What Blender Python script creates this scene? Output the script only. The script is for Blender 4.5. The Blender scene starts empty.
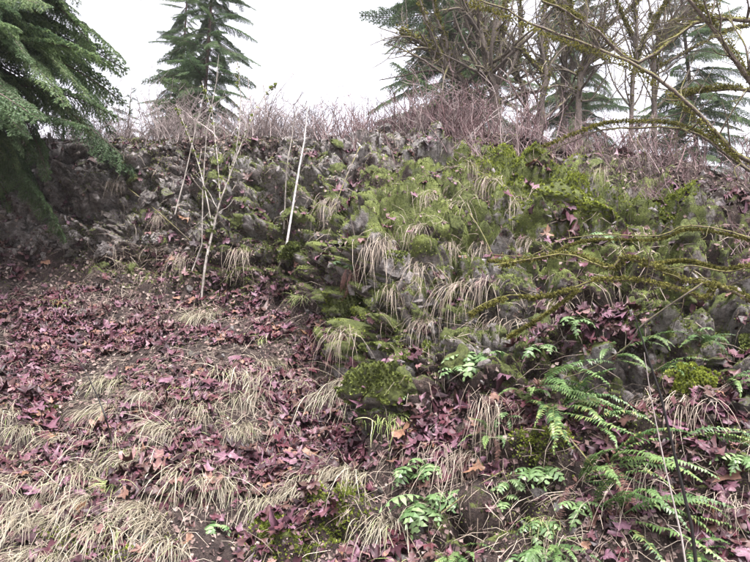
import bpy, math, random
import numpy as np
from mathutils import Matrix, Vector

# ------------------------------------------------------------------ camera
SC = bpy.context.scene
COL = SC.collection
F, PITCH, EYE = 680.0, math.radians(12.0), 1.6      # focal length in photo pixels, tilt up, eye height
CP, SP = math.cos(PITCH), math.sin(PITCH)
cam = bpy.data.cameras.new("camera")
cam.sensor_width = 36.0
cam.lens = 36.0 * F / 750.0
cam.clip_start, cam.clip_end = 0.05, 2000.0
cam_o = bpy.data.objects.new("camera", cam)
COL.objects.link(cam_o)
cam_o.location = (0, 0, EYE)
cam_o.rotation_euler = (math.pi / 2 + PITCH, 0, 0)
SC.camera = cam_o

# ------------------------------------------------------------------ sky, sun, exposure
SUN_EL, SUN_AZ = math.radians(60), math.radians(160)   # high, over the viewer's right shoulder; veiled by cloud
world = bpy.data.worlds.new("World")
SC.world = world
world.use_nodes = True
nt = world.node_tree
bg = nt.nodes["Background"]
sky = nt.nodes.new("ShaderNodeTexSky")
sky.sky_type = 'NISHITA'
sky.sun_disc = False
sky.sun_elevation = SUN_EL
sky.sun_rotation = SUN_AZ
sky.dust_density = 6.0
sky.air_density = 1.0
hs = nt.nodes.new("ShaderNodeHueSaturation")           # overcast: the cloud sheet takes most of the blue out
hs.inputs["Saturation"].default_value = 0.16
nt.links.new(sky.outputs[0], hs.inputs["Color"])
tint = nt.nodes.new("ShaderNodeMix")                   # cool, faintly violet daylight of a wet overcast day
tint.data_type, tint.blend_type = 'RGBA', 'MULTIPLY'
tint.inputs[0].default_value = 1.0
tint.inputs[7].default_value = (1.0, 0.965, 1.025, 1)
nt.links.new(hs.outputs[0], tint.inputs[6])
nt.links.new(tint.outputs[2], bg.inputs["Color"])
bg.inputs["Strength"].default_value = 0.15
sun = bpy.data.lights.new("sun", 'SUN')
sun.energy = 1.5
sun.angle = math.radians(26)
sun.color = (1.0, 0.97, 0.95)
sun_o = bpy.data.objects.new("sun", sun)
COL.objects.link(sun_o)
sd = Vector((math.sin(SUN_AZ) * math.cos(SUN_EL), math.cos(SUN_AZ) * math.cos(SUN_EL), math.sin(SUN_EL)))
sun_o.rotation_euler = sd.to_track_quat('Z', 'Y').to_euler()
sun_o.location = (0, 0, 30)
vs = SC.view_settings
vs.view_transform, vs.look, vs.gamma, vs.use_curve_mapping = 'Standard', 'None', 1.0, False
vs.exposure = 2.17
SC.render.engine = 'CYCLES'
SC.cycles.max_bounces = 5
SC.cycles.diffuse_bounces = 3
SC.cycles.glossy_bounces = 2
SC.cycles.transmission_bounces = 3
SC.cycles.transparent_max_bounces = 4
SC.cycles.volume_bounces = 0
SC.cycles.caustics_reflective = False
SC.cycles.caustics_refractive = False
SC.cycles.use_denoising = True

rng = np.random.default_rng(11)
random.seed(11)


def W(c, r, D):
    """world point seen at photo pixel (c, r) at depth D metres"""
    X = (c - 375.0) / F * D
    Y = (281.0 - r) / F * D
    return np.stack(np.broadcast_arrays(X, D * CP - Y * SP, EYE + D * SP + Y * CP), -1).astype(float)


def project(p):
    d = p[..., 1] * CP + (p[..., 2] - EYE) * SP
    u = -p[..., 1] * SP + (p[..., 2] - EYE) * CP
    d = np.maximum(d, 0.05)
    return 375 + F * p[..., 0] / d, 281 - F * u / d, d


# ------------------------------------------------------------------ numeric noise
def _h(ix, iy, iz, k):
    n = (ix.astype(np.int64) * 374761393 + iy.astype(np.int64) * 668265263 + iz.astype(np.int64) * 2147483647 * 3 + k * 974634527) & 0xFFFFFFFF
    n = ((n ^ (n >> 13)) * 1274126177) & 0xFFFFFFFF
    n = ((n ^ (n >> 16)) * 2246822519) & 0xFFFFFFFF
    n = n ^ (n >> 15)
    return (n & 0xFFFFFF).astype(np.float64) / 0xFFFFFF


def vnoise(p, s, k=0):
    q = p * s
    i = np.floor(q)
    f = q - i
    f = f * f * (3 - 2 * f)
    i = i.astype(np.int64)
    out = 0
    for dx in (0, 1):
        wx = f[..., 0] if dx else 1 - f[..., 0]
        for dy in (0, 1):
            wy = f[..., 1] if dy else 1 - f[..., 1]
            for dz in (0, 1):
                wz = f[..., 2] if dz else 1 - f[..., 2]
                out = out + wx * wy * wz * _h(i[..., 0] + dx, i[..., 1] + dy, i[..., 2] + dz, k)
    return out * 2 - 1


def fbm(p, s, o=4, k=0, g=0.5):
    a, t = 1.0, 0.0
    for j in range(o):
        t = t + a * vnoise(p + 17.3 * j, s, k + j)
        a *= g
        s *= 2.03
    return t


def cells(p, s, k=0):
    """nearest, second nearest distance, a random value and a random tilt of the nearest cell"""
    q = p * s
    i = np.floor(q).astype(np.int64)
    f1 = np.full(q.shape[:-1], 9.0)
    f2 = f1.copy()
    rv = np.zeros_like(f1)
    tl = np.zeros_like(f1)
    for dx in (-1, 0, 1):
        for dy in (-1, 0, 1):
            for dz in (-1, 0, 1):
                a, b, c = i[..., 0] + dx, i[..., 1] + dy, i[..., 2] + dz
                ox, oy, oz = a + _h(a, b, c, k), b + _h(a, b, c, k + 1), c + _h(a, b, c, k + 2)
                vx, vy, vz = q[..., 0] - ox, q[..., 1] - oy, q[..., 2] - oz
                d = vx * vx + vy * vy + vz * vz
                n = d < f1
                f2 = np.where(n, f1, np.minimum(f2, d))
                f1 = np.where(n, d, f1)
                h = _h(a, b, c, k + 3)
                rv = np.where(n, h, rv)
                tl = np.where(n, vx * (h * 2 - 1) + vz * (_h(a, b, c, k + 4) * 2 - 1), tl)
    return np.sqrt(f1), np.sqrt(f2), rv, tl


# ------------------------------------------------------------------ object helpers
def tag(o, label=None, cat=None, group=None, kind=None):
    if label:
        o["label"] = label
    if cat:
        o["category"] = cat
    if group:
        o["group"] = group
    if kind:
        o["kind"] = kind
    return o


def mesh(name, V, T=None, Q=None, mat=None, attrs=None, smooth=True):
    V = np.asarray(V, dtype=np.float32).reshape(-1, 3)
    T = np.zeros((0, 3), np.int32) if T is None else np.asarray(T, np.int32).reshape(-1, 3)
    Q = np.zeros((0, 4), np.int32) if Q is None else np.asarray(Q, np.int32).reshape(-1, 4)
    me = bpy.data.meshes.new(name)
    me.vertices.add(len(V))
    me.vertices.foreach_set("co", V.ravel())
    nl = T.size + Q.size
    me.loops.add(nl)
    me.loops.foreach_set("vertex_index", np.concatenate([T.ravel(), Q.ravel()]))
    npoly = len(T) + len(Q)
    me.polygons.add(npoly)
    st = np.concatenate([np.arange(len(T)) * 3, T.size + np.arange(len(Q)) * 4]).astype(np.int32)
    me.polygons.foreach_set("loop_start", st)
    me.polygons.foreach_set("use_smooth", np.full(npoly, smooth))
    for k, a in (attrs or {}).items():
        at = me.attributes.new(k, 'FLOAT', 'POINT')
        at.data.foreach_set("value", np.asarray(a, np.float32).ravel())
    me.update(calc_edges=True)
    if mat:
        me.materials.append(mat)
    return me


def obj(name, me, parent=None, mw=None):
    o = bpy.data.objects.new(name, me)
    COL.objects.link(o)
    if parent:
        o.parent = parent
    if mw is not None:
        o.matrix_local = mw
    return o


def empty(name, mw=None):
    o = obj(name, None, None, mw)
    o.empty_display_size = 0.1
    return o


class Parts:
    """collects triangles and quads with one random value per piece"""
    def __init__(s):
        s.V, s.T, s.Q, s.R, s.n = [], [], [], [], 0

    def add(s, V, T=None, Q=None, rnd=0.5):
        V = np.asarray(V, float).reshape(-1, 3)
        if T is not None and len(T):
            s.T.append(np.asarray(T, int) + s.n)
        if Q is not None and len(Q):
            s.Q.append(np.asarray(Q, int) + s.n)
        s.V.append(V)
        s.R.append(np.broadcast_to(np.asarray(rnd, float), (len(V),)))
        s.n += len(V)

    def tube(s, P, R, sides=5, rnd=0.5):
        P = np.asarray(P, float)
        n = len(P)
        R = np.broadcast_to(np.asarray(R, float), (n,))
        d = np.gradient(P, axis=0)
        d /= np.linalg.norm(d, axis=1, keepdims=True) + 1e-9
        ref = np.array([0.31, 0.17, 0.93]) if abs(d[0, 2]) < 0.8 else np.array([0.93, 0.31, 0.17])
        u = np.cross(d, ref)
        u /= np.linalg.norm(u, axis=1, keepdims=True) + 1e-9
        v = np.cross(d, u)
        a = np.arange(sides) * 2 * math.pi / sides
        V = P[:, None] + R[:, None, None] * (np.cos(a)[None, :, None] * u[:, None] + np.sin(a)[None, :, None] * v[:, None])
        i, j = np.meshgrid(np.arange(n - 1), np.arange(sides), indexing='ij')
        j2 = (j + 1) % sides
        Q = np.stack([i * sides + j, i * sides + j2, (i + 1) * sides + j2, (i + 1) * sides + j], -1).reshape(-1, 4)
        s.add(V.reshape(-1, 3), None, Q, rnd)

    def many(s, TV, TT, A, O, rnd):
        """N copies of a template: A (N,3,3) matrices, O (N,3) origins, rnd (N,)"""
        TV = np.asarray(TV, float)
        N, m = len(O), TV.shape[-2]
        V = (np.einsum('nij,nkj->nki', A, TV) if TV.ndim == 3 else np.einsum('nij,kj->nki', A, TV)) + O[:, None]
        T = (np.asarray(TT, int)[None] + (np.arange(N) * m)[:, None, None]).reshape(-1, np.asarray(TT).shape[1])
        kw = {'T': T} if T.shape[1] == 3 else {'Q': T}
        s.add(V.reshape(-1, 3), rnd=np.repeat(rnd, m), **kw)

    def mesh(s, name, mat, smooth=True):
        V = np.concatenate(s.V)
        return mesh(name, V, np.concatenate(s.T) if s.T else None, np.concatenate(s.Q) if s.Q else None, mat,
                    {'rnd': np.concatenate(s.R)}, smooth)


def smooth_path(P, n):
    """Catmull-Rom through the points"""
    P = np.asarray(P, float)
    t = np.linspace(0, len(P) - 1, n)
    i = np.clip(t.astype(int), 0, len(P) - 2)
    f = (t - i)[:, None]
    g = lambda k: P[np.clip(k, 0, len(P) - 1)]
    a, b, c, d = g(i - 1), g(i), g(i + 1), g(i + 2)
    return 0.5 * (2 * b + (c - a) * f + (2 * a - 5 * b + 4 * c - d) * f ** 2 + (3 * b - a - 3 * c + d) * f ** 3)


def rotmats(n, yaw, pitch, roll):
    cy, sy, cp, sp, cr, sr = np.cos(yaw), np.sin(yaw), np.cos(pitch), np.sin(pitch), np.cos(roll), np.sin(roll)
    Z = np.zeros_like(cy)
    O = Z + 1
    Rz = np.stack([cy, -sy, Z, sy, cy, Z, Z, Z, O], -1).reshape(-1, 3, 3)
    Rx = np.stack([O, Z, Z, Z, cp, -sp, Z, sp, cp], -1).reshape(-1, 3, 3)
    Ry = np.stack([cr, Z, sr, Z, O, Z, -sr, Z, cr], -1).reshape(-1, 3, 3)
    return Rz @ Rx @ Ry


def frames(N):
    """matrices whose z axis is N and whose -y axis points down the slope"""
    N = N / np.linalg.norm(N, axis=-1, keepdims=True)
    dn = np.array([0, -1e-3, -1.0]) - N * (np.array([0, -1e-3, -1.0]) * N).sum(-1, keepdims=True)
    dn /= np.linalg.norm(dn, axis=-1, keepdims=True) + 1e-9
    y = -dn
    x = np.cross(y, N)
    return np.stack([x, y, N], -1)


def mat44(A, o):
    m = Matrix.Identity(4)
    for i in range(3):
        for j in range(3):
            m[i][j] = float(A[i, j])
        m[i][3] = float(o[i])
    return m


# ------------------------------------------------------------------ materials
class Mat:
    def __init__(s, name):
        s.m = bpy.data.materials.new(name)
        s.m.use_nodes = True
        s.t = s.m.node_tree
        s.b = s.t.nodes["Principled BSDF"]

    def n(s, kind, **kw):
        nd = s.t.nodes.new("ShaderNode" + kind)
        for k, v in kw.items():
            setattr(nd, k, v)
        return nd

    def l(s, a, b):
        s.t.links.new(a, b)

    def ramp(s, fac, stops, interp='LINEAR'):
        r = s.n("ValToRGB")
        e = r.color_ramp.elements
        r.color_ramp.interpolation = interp
        while len(e) < len(stops):
            e.new(0.5)
        for k, (p, c) in enumerate(stops):
            e[k].position = p
            e[k].color = (*c, 1) if len(c) == 3 else c
        s.l(fac, r.inputs[0])
        return r.outputs[0]

    def noise(s, scale, detail=4, rough=0.6, coord='Object', dist=0.0):
        tc = s.n("TexCoord")
        nz = s.n("TexNoise")
        nz.inputs["Scale"].default_value = scale
        nz.inputs["Detail"].default_value = detail
        nz.inputs["Roughness"].default_value = rough
        nz.inputs["Distortion"].default_value = dist
        s.l(tc.outputs[coord], nz.inputs["Vector"])
        return nz.outputs["Fac"]

    def math(s, op, a, b=None, clamp=False):
        m = s.n("Math", operation=op, use_clamp=clamp)
        for k, x in enumerate((a, b)):
            if x is None:
                continue
            if isinstance(x, (int, float)):
                m.inputs[k].default_value = x
            else:
                s.l(x, m.inputs[k])
        return m.outputs[0]

    def mix(s, f, a, b, mode='MIX'):
        m = s.n("Mix", data_type='RGBA', blend_type=mode)
        for k, x in ((0, f), (6, a), (7, b)):
            if isinstance(x, (int, float)):
                m.inputs[k].default_value = x
            elif isinstance(x, tuple):
                m.inputs[k].default_value = (*x, 1)
            else:
                s.l(x, m.inputs[k])
        return m.outputs[2]

    def attr(s, name):
        a = s.n("Attribute", attribute_name=name)
        return a.outputs["Fac"]

    def rnd(s):
        a = s.attr("rnd")
        o = s.n("ObjectInfo").outputs["Random"]
        return s.math('FRACT', s.math('ADD', a, o))

    def up(s):
        g = s.n("NewGeometry")
        x = s.n("SeparateXYZ")
        s.l(g.outputs["Normal"], x.inputs[0])
        return x.outputs[2]

    def bump(s, h, strength=0.5, dist=0.02):
        b = s.n("Bump")
        b.inputs["Strength"].default_value = strength
        b.inputs["Distance"].default_value = dist
        s.l(h, b.inputs["Height"])
        s.l(b.outputs[0], s.b.inputs["Normal"])

    def done(s, col, rough=0.7, spec=0.4):
        s.l(col, s.b.inputs["Base Color"])
        if isinstance(rough, (int, float)):
            s.b.inputs["Roughness"].default_value = rough
        else:
            s.l(rough, s.b.inputs["Roughness"])
        s.b.inputs["Specular IOR Level"].default_value = spec
        return s.m


def simple(name, stops, rough=0.6, spec=0.4, nscale=40, namt=0.5, trans=0.0):
    m = Mat(name)
    c = m.ramp(m.rnd(), stops)
    v = m.ramp(m.noise(nscale, 3), [(0.25, (1 - namt,) * 3), (0.75, (1 + namt * 0.5,) * 3)])
    c = m.mix(1.0, c, v, 'MULTIPLY')
    out = m.done(c, rough, spec)
    if trans:
        tr = m.n("BsdfTranslucent")
        m.l(c, tr.inputs[0])
        mx = m.n("MixShader")
        mx.inputs[0].default_value = trans
        m.l(m.b.outputs[0], mx.inputs[1])
        m.l(tr.outputs[0], mx.inputs[2])
        m.l(mx.outputs[0], m.t.nodes["Material Output"].inputs["Surface"])
    return out


def moss_colour(m, coord='Object'):
    a = m.noise(5, 3, coord=coord)
    c = m.ramp(a, [(0.3, (0.062, 0.075, 0.024)), (0.5, (0.138, 0.165, 0.046)), (0.7, (0.22, 0.262, 0.07))])
    f = m.ramp(m.noise(60, 4, 0.75, coord=coord), [(0.33, (0.5,) * 3), (0.66, (1.25,) * 3)])
    return m.mix(1.0, c, f, 'MULTIPLY')


def rock_colour(m, coord='Object'):
    a = m.noise(3.2, 5, 0.65, coord=coord, dist=0.4)
    c = m.ramp(a, [(0.3, (0.065, 0.052, 0.047)), (0.43, (0.19, 0.165, 0.15)), (0.55, (0.34, 0.315, 0.30)), (0.7, (0.48, 0.46, 0.445))])
    f = m.ramp(m.noise(24, 7, 0.75, coord=coord), [(0.34, (0.3,) * 3), (0.5, (0.85,) * 3), (0.66, (1.3,) * 3)])
    return m.mix(1.0, c, f, 'MULTIPLY')


def m_terrain():
    m = Mat("hillside_ground")
    rock = rock_colour(m)
    moss = moss_colour(m)
    s = m.ramp(m.noise(9, 6, 0.7), [(0.3, (0.022, 0.015, 0.013)), (0.5, (0.055, 0.038, 0.033)), (0.68, (0.11, 0.082, 0.066))])
    s = m.mix(1.0, s, m.ramp(m.noise(70, 5, 0.75), [(0.33, (0.3,) * 3), (0.66, (1.5,) * 3)]), 'MULTIPLY')
    # where the rock breaks through, and where moss covers it
    fr = m.math('ADD', m.attr("rock"), m.math('MULTIPLY', m.math('SUBTRACT', m.noise(4.5, 5, 0.65), 0.5), 1.6))
    fr = m.ramp(fr, [(0.46, (0, 0, 0)), (0.60, (1, 1, 1))])
    c = m.mix(fr, s, rock)
    fm = m.math('ADD', m.attr("moss"), m.math('MULTIPLY', m.math('SUBTRACT', m.noise(3.0, 6, 0.68), 0.5), 1.7))
    fm = m.math('ADD', fm, m.math('MULTIPLY', m.math('SUBTRACT', m.up(), 0.62), 0.35))
    fm = m.math('ADD', fm, m.math('MULTIPLY', m.math('SUBTRACT', m.noise(14, 4, 0.6), 0.5), 0.6))
    fm = m.ramp(fm, [(0.46, (0, 0, 0)), (0.62, (1, 1, 1))])
    c = m.mix(fm, c, moss)
    h = m.math('ADD', m.math('MULTIPLY', m.noise(40, 6, 0.75), 1.0), m.math('MULTIPLY', m.noise(150, 2, 0.7), 0.5))
    m.bump(h, 1.0, 0.06)
    return m.done(c, 0.85, 0.25)


def m_rock(name, moss):
    m = Mat(name)
    c = rock_colour(m, 'Object')
    f = m.math('ADD', m.math('MULTIPLY', m.up(), 0.45), m.math('MULTIPLY', m.math('SUBTRACT', m.noise(6, 6, 0.7), 0.5), 1.6))
    o = m.math('MULTIPLY', m.math('SUBTRACT', m.n("ObjectInfo").outputs["Random"], 0.5), 0.35)
    f = m.math('ADD', m.math('ADD', f, moss), o)
    f = m.ramp(f, [(0.5, (0, 0, 0)), (0.66, (1, 1, 1))])
    c = m.mix(f, c, moss_colour(m))
    m.bump(m.noise(35, 7, 0.78), 1.0, 0.05)
    return m.done(c, 0.8, 0.3)


def m_bark(name, dark, light, moss=0.0, scale=25):
    m = Mat(name)
    c = m.ramp(m.noise(scale, 5, 0.7), [(0.3, dark), (0.7, light)])
    if moss:
        f = m.math('ADD', m.math('MULTIPLY', m.up(), 0.4), m.math('MULTIPLY', m.math('SUBTRACT', m.noise(4, 5, 0.7), 0.5), 1.6))
        f = m.ramp(m.math('ADD', f, moss), [(0.42, (0, 0, 0)), (0.6, (1, 1, 1))])
        mc = m.ramp(m.noise(60, 3), [(0.3, (0.06, 0.058, 0.018)), (0.7, (0.175, 0.165, 0.048))])
        c = m.mix(f, c, mc)
    m.bump(m.noise(scale * 2.5, 4, 0.7), 0.8, 0.02)
    return m.done(c, 0.85, 0.25)


MAT = {}
MAT['terrain'] = m_terrain()
MAT['rock_bare'] = m_rock("bare_rock", 0.0)
MAT['rock_half'] = m_rock("half_mossy_rock", 0.28)
MAT['rock_moss'] = m_rock("mossy_rock", 0.9)
MAT['leaf_mix'] = simple("wet_leaf_litter", [(0.0, (0.018, 0.008, 0.009)), (0.2, (0.038, 0.010, 0.016)), (0.4, (0.068, 0.016, 0.023)), (0.55, (0.056, 0.029, 0.021)), (0.72, (0.080, 0.026, 0.037)),
                                             (0.92, (0.14, 0.072, 0.098)), (1.0, (0.16, 0.085, 0.045))], 0.5, 0.35, 30, 0.6)
MAT['leaf_maroon'] = simple("maroon_leaf", [(0.0, (0.024, 0.009, 0.012)), (0.6, (0.056, 0.018, 0.025)), (1.0, (0.09, 0.03, 0.038))], 0.5, 0.35, 30, 0.6)
MAT['leaf_mauve'] = simple("mauve_leaf", [(0.0, (0.074, 0.025, 0.038)), (0.6, (0.115, 0.050, 0.072)), (1.0, (0.175, 0.105, 0.125))], 0.5, 0.35, 30, 0.55)
MAT['leaf_rust'] = simple("rust_leaf", [(0.0, (0.08, 0.03, 0.024)), (0.6, (0.125, 0.056, 0.036)), (1.0, (0.17, 0.095, 0.066))], 0.36, 0.6, 25, 0.4)
MAT['crumb'] = simple("debris", [(0.0, (0.035, 0.022, 0.02)), (0.4, (0.09, 0.055, 0.05)), (0.75, (0.16, 0.11, 0.095)), (1.0, (0.26, 0.21, 0.18))], 0.75, 0.3)
MAT['straw'] = simple("straw_grass", [(0.0, (0.08, 0.062, 0.042)), (0.3, (0.175, 0.148, 0.10)), (0.7, (0.275, 0.245, 0.175)), (0.9, (0.345, 0.315, 0.24)), (1.0, (0.19, 0.23, 0.08))], 0.55, 0.4, 8, 0.25, 0.15)
MAT['dry'] = simple("dry_brown_grass", [(0.0, (0.11, 0.08, 0.06)), (0.5, (0.23, 0.185, 0.14)), (1.0, (0.38, 0.325, 0.255))], 0.6, 0.35, 8, 0.25, 0.1)
MAT['greengrass'] = simple("green_grass", [(0.0, (0.12, 0.18, 0.05)), (0.5, (0.24, 0.30, 0.09)), (1.0, (0.45, 0.44, 0.22))], 0.5, 0.4, 8, 0.25, 0.2)
MAT['fern'] = simple("fern_green", [(0.0, (0.036, 0.078, 0.022)), (0.45, (0.078, 0.142, 0.042)), (0.9, (0.145, 0.215, 0.072)), (1.0, (0.22, 0.22, 0.07))], 0.45, 0.45, 14, 0.25, 0.2)
MAT['herb'] = simple("herb_green", [(0.0, (0.055, 0.11, 0.034)), (0.5, (0.11, 0.18, 0.066)), (1.0, (0.18, 0.255, 0.11))], 0.42, 0.5, 14, 0.25, 0.2)
MAT['dead_fern'] = simple("dead_fern", [(0.0, (0.07, 0.035, 0.03)), (1.0, (0.16, 0.085, 0.065))], 0.7, 0.3)
MAT['needle'] = simple("conifer_needles", [(0.0, (0.048, 0.085, 0.038)), (0.6, (0.090, 0.148, 0.064)), (1.0, (0.17, 0.24, 0.095))], 0.5, 0.35, 3, 0.3, 0.35)
MAT['bark_conifer'] = m_bark("conifer_bark", (0.05, 0.035, 0.03), (0.13, 0.10, 0.085), 0.0)
MAT['bark_maple'] = m_bark("maple_bark", (0.05, 0.042, 0.036), (0.15, 0.125, 0.105), 0.3)
MAT['bark_mossy'] = m_bark("mossy_bark", (0.06, 0.045, 0.04), (0.17, 0.14, 0.12), 0.42)
MAT['bark_vine'] = m_bark("vine_maple_bark", (0.07, 0.055, 0.04), (0.19, 0.15, 0.11), 0.55)
MAT['bark_pale'] = m_bark("pale_alder_bark", (0.30, 0.28, 0.26), (0.74, 0.72, 0.70), 0.0, 14)
MAT['bark_palemoss'] = m_bark("mossy_alder_bark", (0.12, 0.10, 0.08), (0.46, 0.43, 0.39), 0.1, 9)
MAT['stem_red'] = simple("red_stem", [(0.0, (0.055, 0.028, 0.030)), (0.6, (0.12, 0.065, 0.066)), (1.0, (0.21, 0.16, 0.15))], 0.55, 0.4, 6, 0.3)
MAT['stem_grey'] = simple("grey_twig", [(0.0, (0.10, 0.075, 0.07)), (0.6, (0.19, 0.15, 0.14)), (1.0, (0.30, 0.26, 0.24))], 0.6, 0.35, 6, 0.3)
MAT['stem_dark'] = simple("dark_stem", [(0.0, (0.008, 0.007, 0.007)), (1.0, (0.014, 0.012, 0.012))], 0.5, 0.4)
MAT['stem_pale'] = simple("pale_stem", [(0.0, (0.28, 0.24, 0.22)), (1.0, (0.45, 0.41, 0.38))], 0.6, 0.35, 10, 0.4)
MAT['moss_tuft'] = simple("moss_tuft", [(0.0, (0.065, 0.08, 0.026)), (0.5, (0.145, 0.175, 0.05)), (1.0, (0.25, 0.295, 0.08))], 0.8, 0.2, 2.2, 0.6, 0.2)
MAT['moss_branch'] = simple("branch_moss_tuft", [(0.0, (0.07, 0.068, 0.02)), (0.5, (0.145, 0.14, 0.036)), (1.0, (0.24, 0.225, 0.06))], 0.8, 0.2, 5, 0.5, 0.25)
MAT['moss_bright'] = simple("bright_moss_tuft", [(0.0, (0.12, 0.15, 0.026)), (0.5, (0.22, 0.26, 0.043)), (1.0, (0.33, 0.38, 0.075))], 0.8, 0.2, 5, 0.5, 0.25)


def m_ground():
    m = Mat("gravel_track")
    c = m.ramp(m.noise(14, 6, 0.7), [(0.3, (0.08, 0.07, 0.065)), (0.7, (0.22, 0.20, 0.18))])
    m.bump(m.noise(60, 4, 0.7), 0.7, 0.02)
    return m.done(c, 0.9, 0.2)


# ------------------------------------------------------------------ the hillside
# depth of the slope at points read off the photograph: column -> [(row, depth)...], last one is the ridge
TAB = {
    -700: [(780, 3.4), (600, 4.7), (480, 6.2), (380, 7.8), (250, 10.2), (190, 10.5), (120, 10.9)],
    -250: [(780, 3.4), (600, 4.6), (480, 6.0), (380, 7.6), (250, 10.3), (190, 10.6), (125, 11.0)],
    0: [(780, 3.3), (600, 4.4), (480, 5.7), (380, 7.3), (258, 10.4), (200, 10.7), (136, 11.1)],
    100: [(780, 3.25), (600, 4.3), (480, 5.6), (380, 7.2), (266, 10.4), (205, 10.7), (140, 11.1)],
    200: [(780, 3.25), (600, 4.2), (480, 5.5), (380, 7.0), (290, 9.5), (215, 10.1), (140, 10.8)],
    290: [(780, 3.2), (600, 4.2), (480, 5.4), (380, 6.9), (300, 8.9), (215, 9.5), (140, 10.6)],
    322: [(780, 3.2), (600, 4.2), (480, 5.35), (385, 6.8), (310, 8.2), (220, 9.1), (137, 10.6)],
    345: [(780, 3.2), (600, 4.2), (480, 5.3), (415, 6.2), (320, 6.9), (235, 7.9), (134, 10.5)],
    380: [(780, 3.2), (600, 4.1), (480, 5.1), (425, 5.6), (320, 6.1), (235, 6.9), (133, 10.4)],
    430: [(780, 3.2), (600, 4.05), (480, 4.9), (415, 5.4), (310, 6.0), (230, 6.8), (131, 10.4)],
    500: [(780, 3.1), (600, 4.0), (480, 4.75), (380, 5.35), (290, 6.0), (210, 7.1), (133, 10.2)],
    600: [(780, 3.1), (600, 3.8), (480, 4.5), (380, 5.1), (290, 5.8), (210, 6.8), (142, 9.8)],
    700: [(780, 3.05), (600, 3.7), (480, 4.35), (380, 4.9), (290, 5.6), (215, 6.5), (165, 8.8)],
    760: [(780, 3.05), (600, 3.7), (480, 4.3), (380, 4.85), (290, 5.5), (225, 6.4), (185, 8.2)],
    1000: [(780, 3.05), (600, 3.7), (480, 4.3), (380, 4.9), (300, 5.6), (250, 6.5), (225, 7.8)],
    1450: [(780, 3.05), (600, 3.7), (480, 4.4), (380, 5.2), (300, 6.2), (260, 7.3), (240, 8.6)],
}
CK = np.array(sorted(TAB))
cc = np.concatenate([np.linspace(-700, -50, 80)[:-1], np.linspace(-50, 800, 620), np.linspace(800, 1450, 80)[1:]])
NR, NP = 500, 26
ridge = np.interp(cc, CK, [TAB[k][-1][0] for k in CK])
sv = np.linspace(0, 1, NR)
sv = sv ** 0.93
rr = 780 + (ridge[None] - 780) * sv[:, None]
Dk = np.stack([np.interp(-rr, [-p[0] for p in TAB[k]], [p[1] for p in TAB[k]]) for k in CK], 0)
j = np.clip(np.searchsorted(CK, cc) - 1, 0, len(CK) - 2)
w = (cc - CK[j]) / (CK[j + 1] - CK[j])
ar = np.arange(len(cc))
D0 = np.stack([Dk[j, i, ar] * (1 - w) + Dk[j + 1, i, ar] * w for i in range(NR)])


def blur(a, n, ax):
    k = np.hanning(2 * n + 3)
    k /= k.sum()
    p = np.pad(a, [(n + 1, n + 1) if x == ax else (0, 0) for x in range(2)], mode='edge')
    return np.apply_along_axis(lambda v: np.convolve(v, k, 'valid'), ax, p)


D0 = blur(blur(D0, 7, 0), 8, 1)
C0 = np.broadcast_to(cc, rr.shape)
P0 = W(C0, rr, D0)
back = np.linspace(0, 1, NP + 1)[1:] ** 2 * 60
plat = np.stack([P0[-1] + np.array([0, 1, 0]) * b + np.array([0, 0, 0.04 * min(b, 30)]) for b in back])
plat[..., 0] *= (1 + back / 60 * 1.0)[:, None]
P0 = np.concatenate([P0, plat])
C0 = np.concatenate([C0, np.broadcast_to(cc, (NP, len(cc)))])
R0 = np.concatenate([rr, np.broadcast_to(ridge - 5, (NP, len(cc)))])


def gnormals(P):
    a = np.gradient(P, axis=1)
    b = np.gradient(P, axis=0)
    n = np.cross(a, b)
    return n / (np.linalg.norm(n, axis=-1, keepdims=True) + 1e-9)


def blobs(C, R, L):
    out = np.zeros(C.shape)
    for (c, r, a, b, h) in L:
        out = np.maximum(out, h * np.exp(-(((C - c) / a) ** 2 + ((R - r) / b) ** 2) ** 1.5))
    return out


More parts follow.
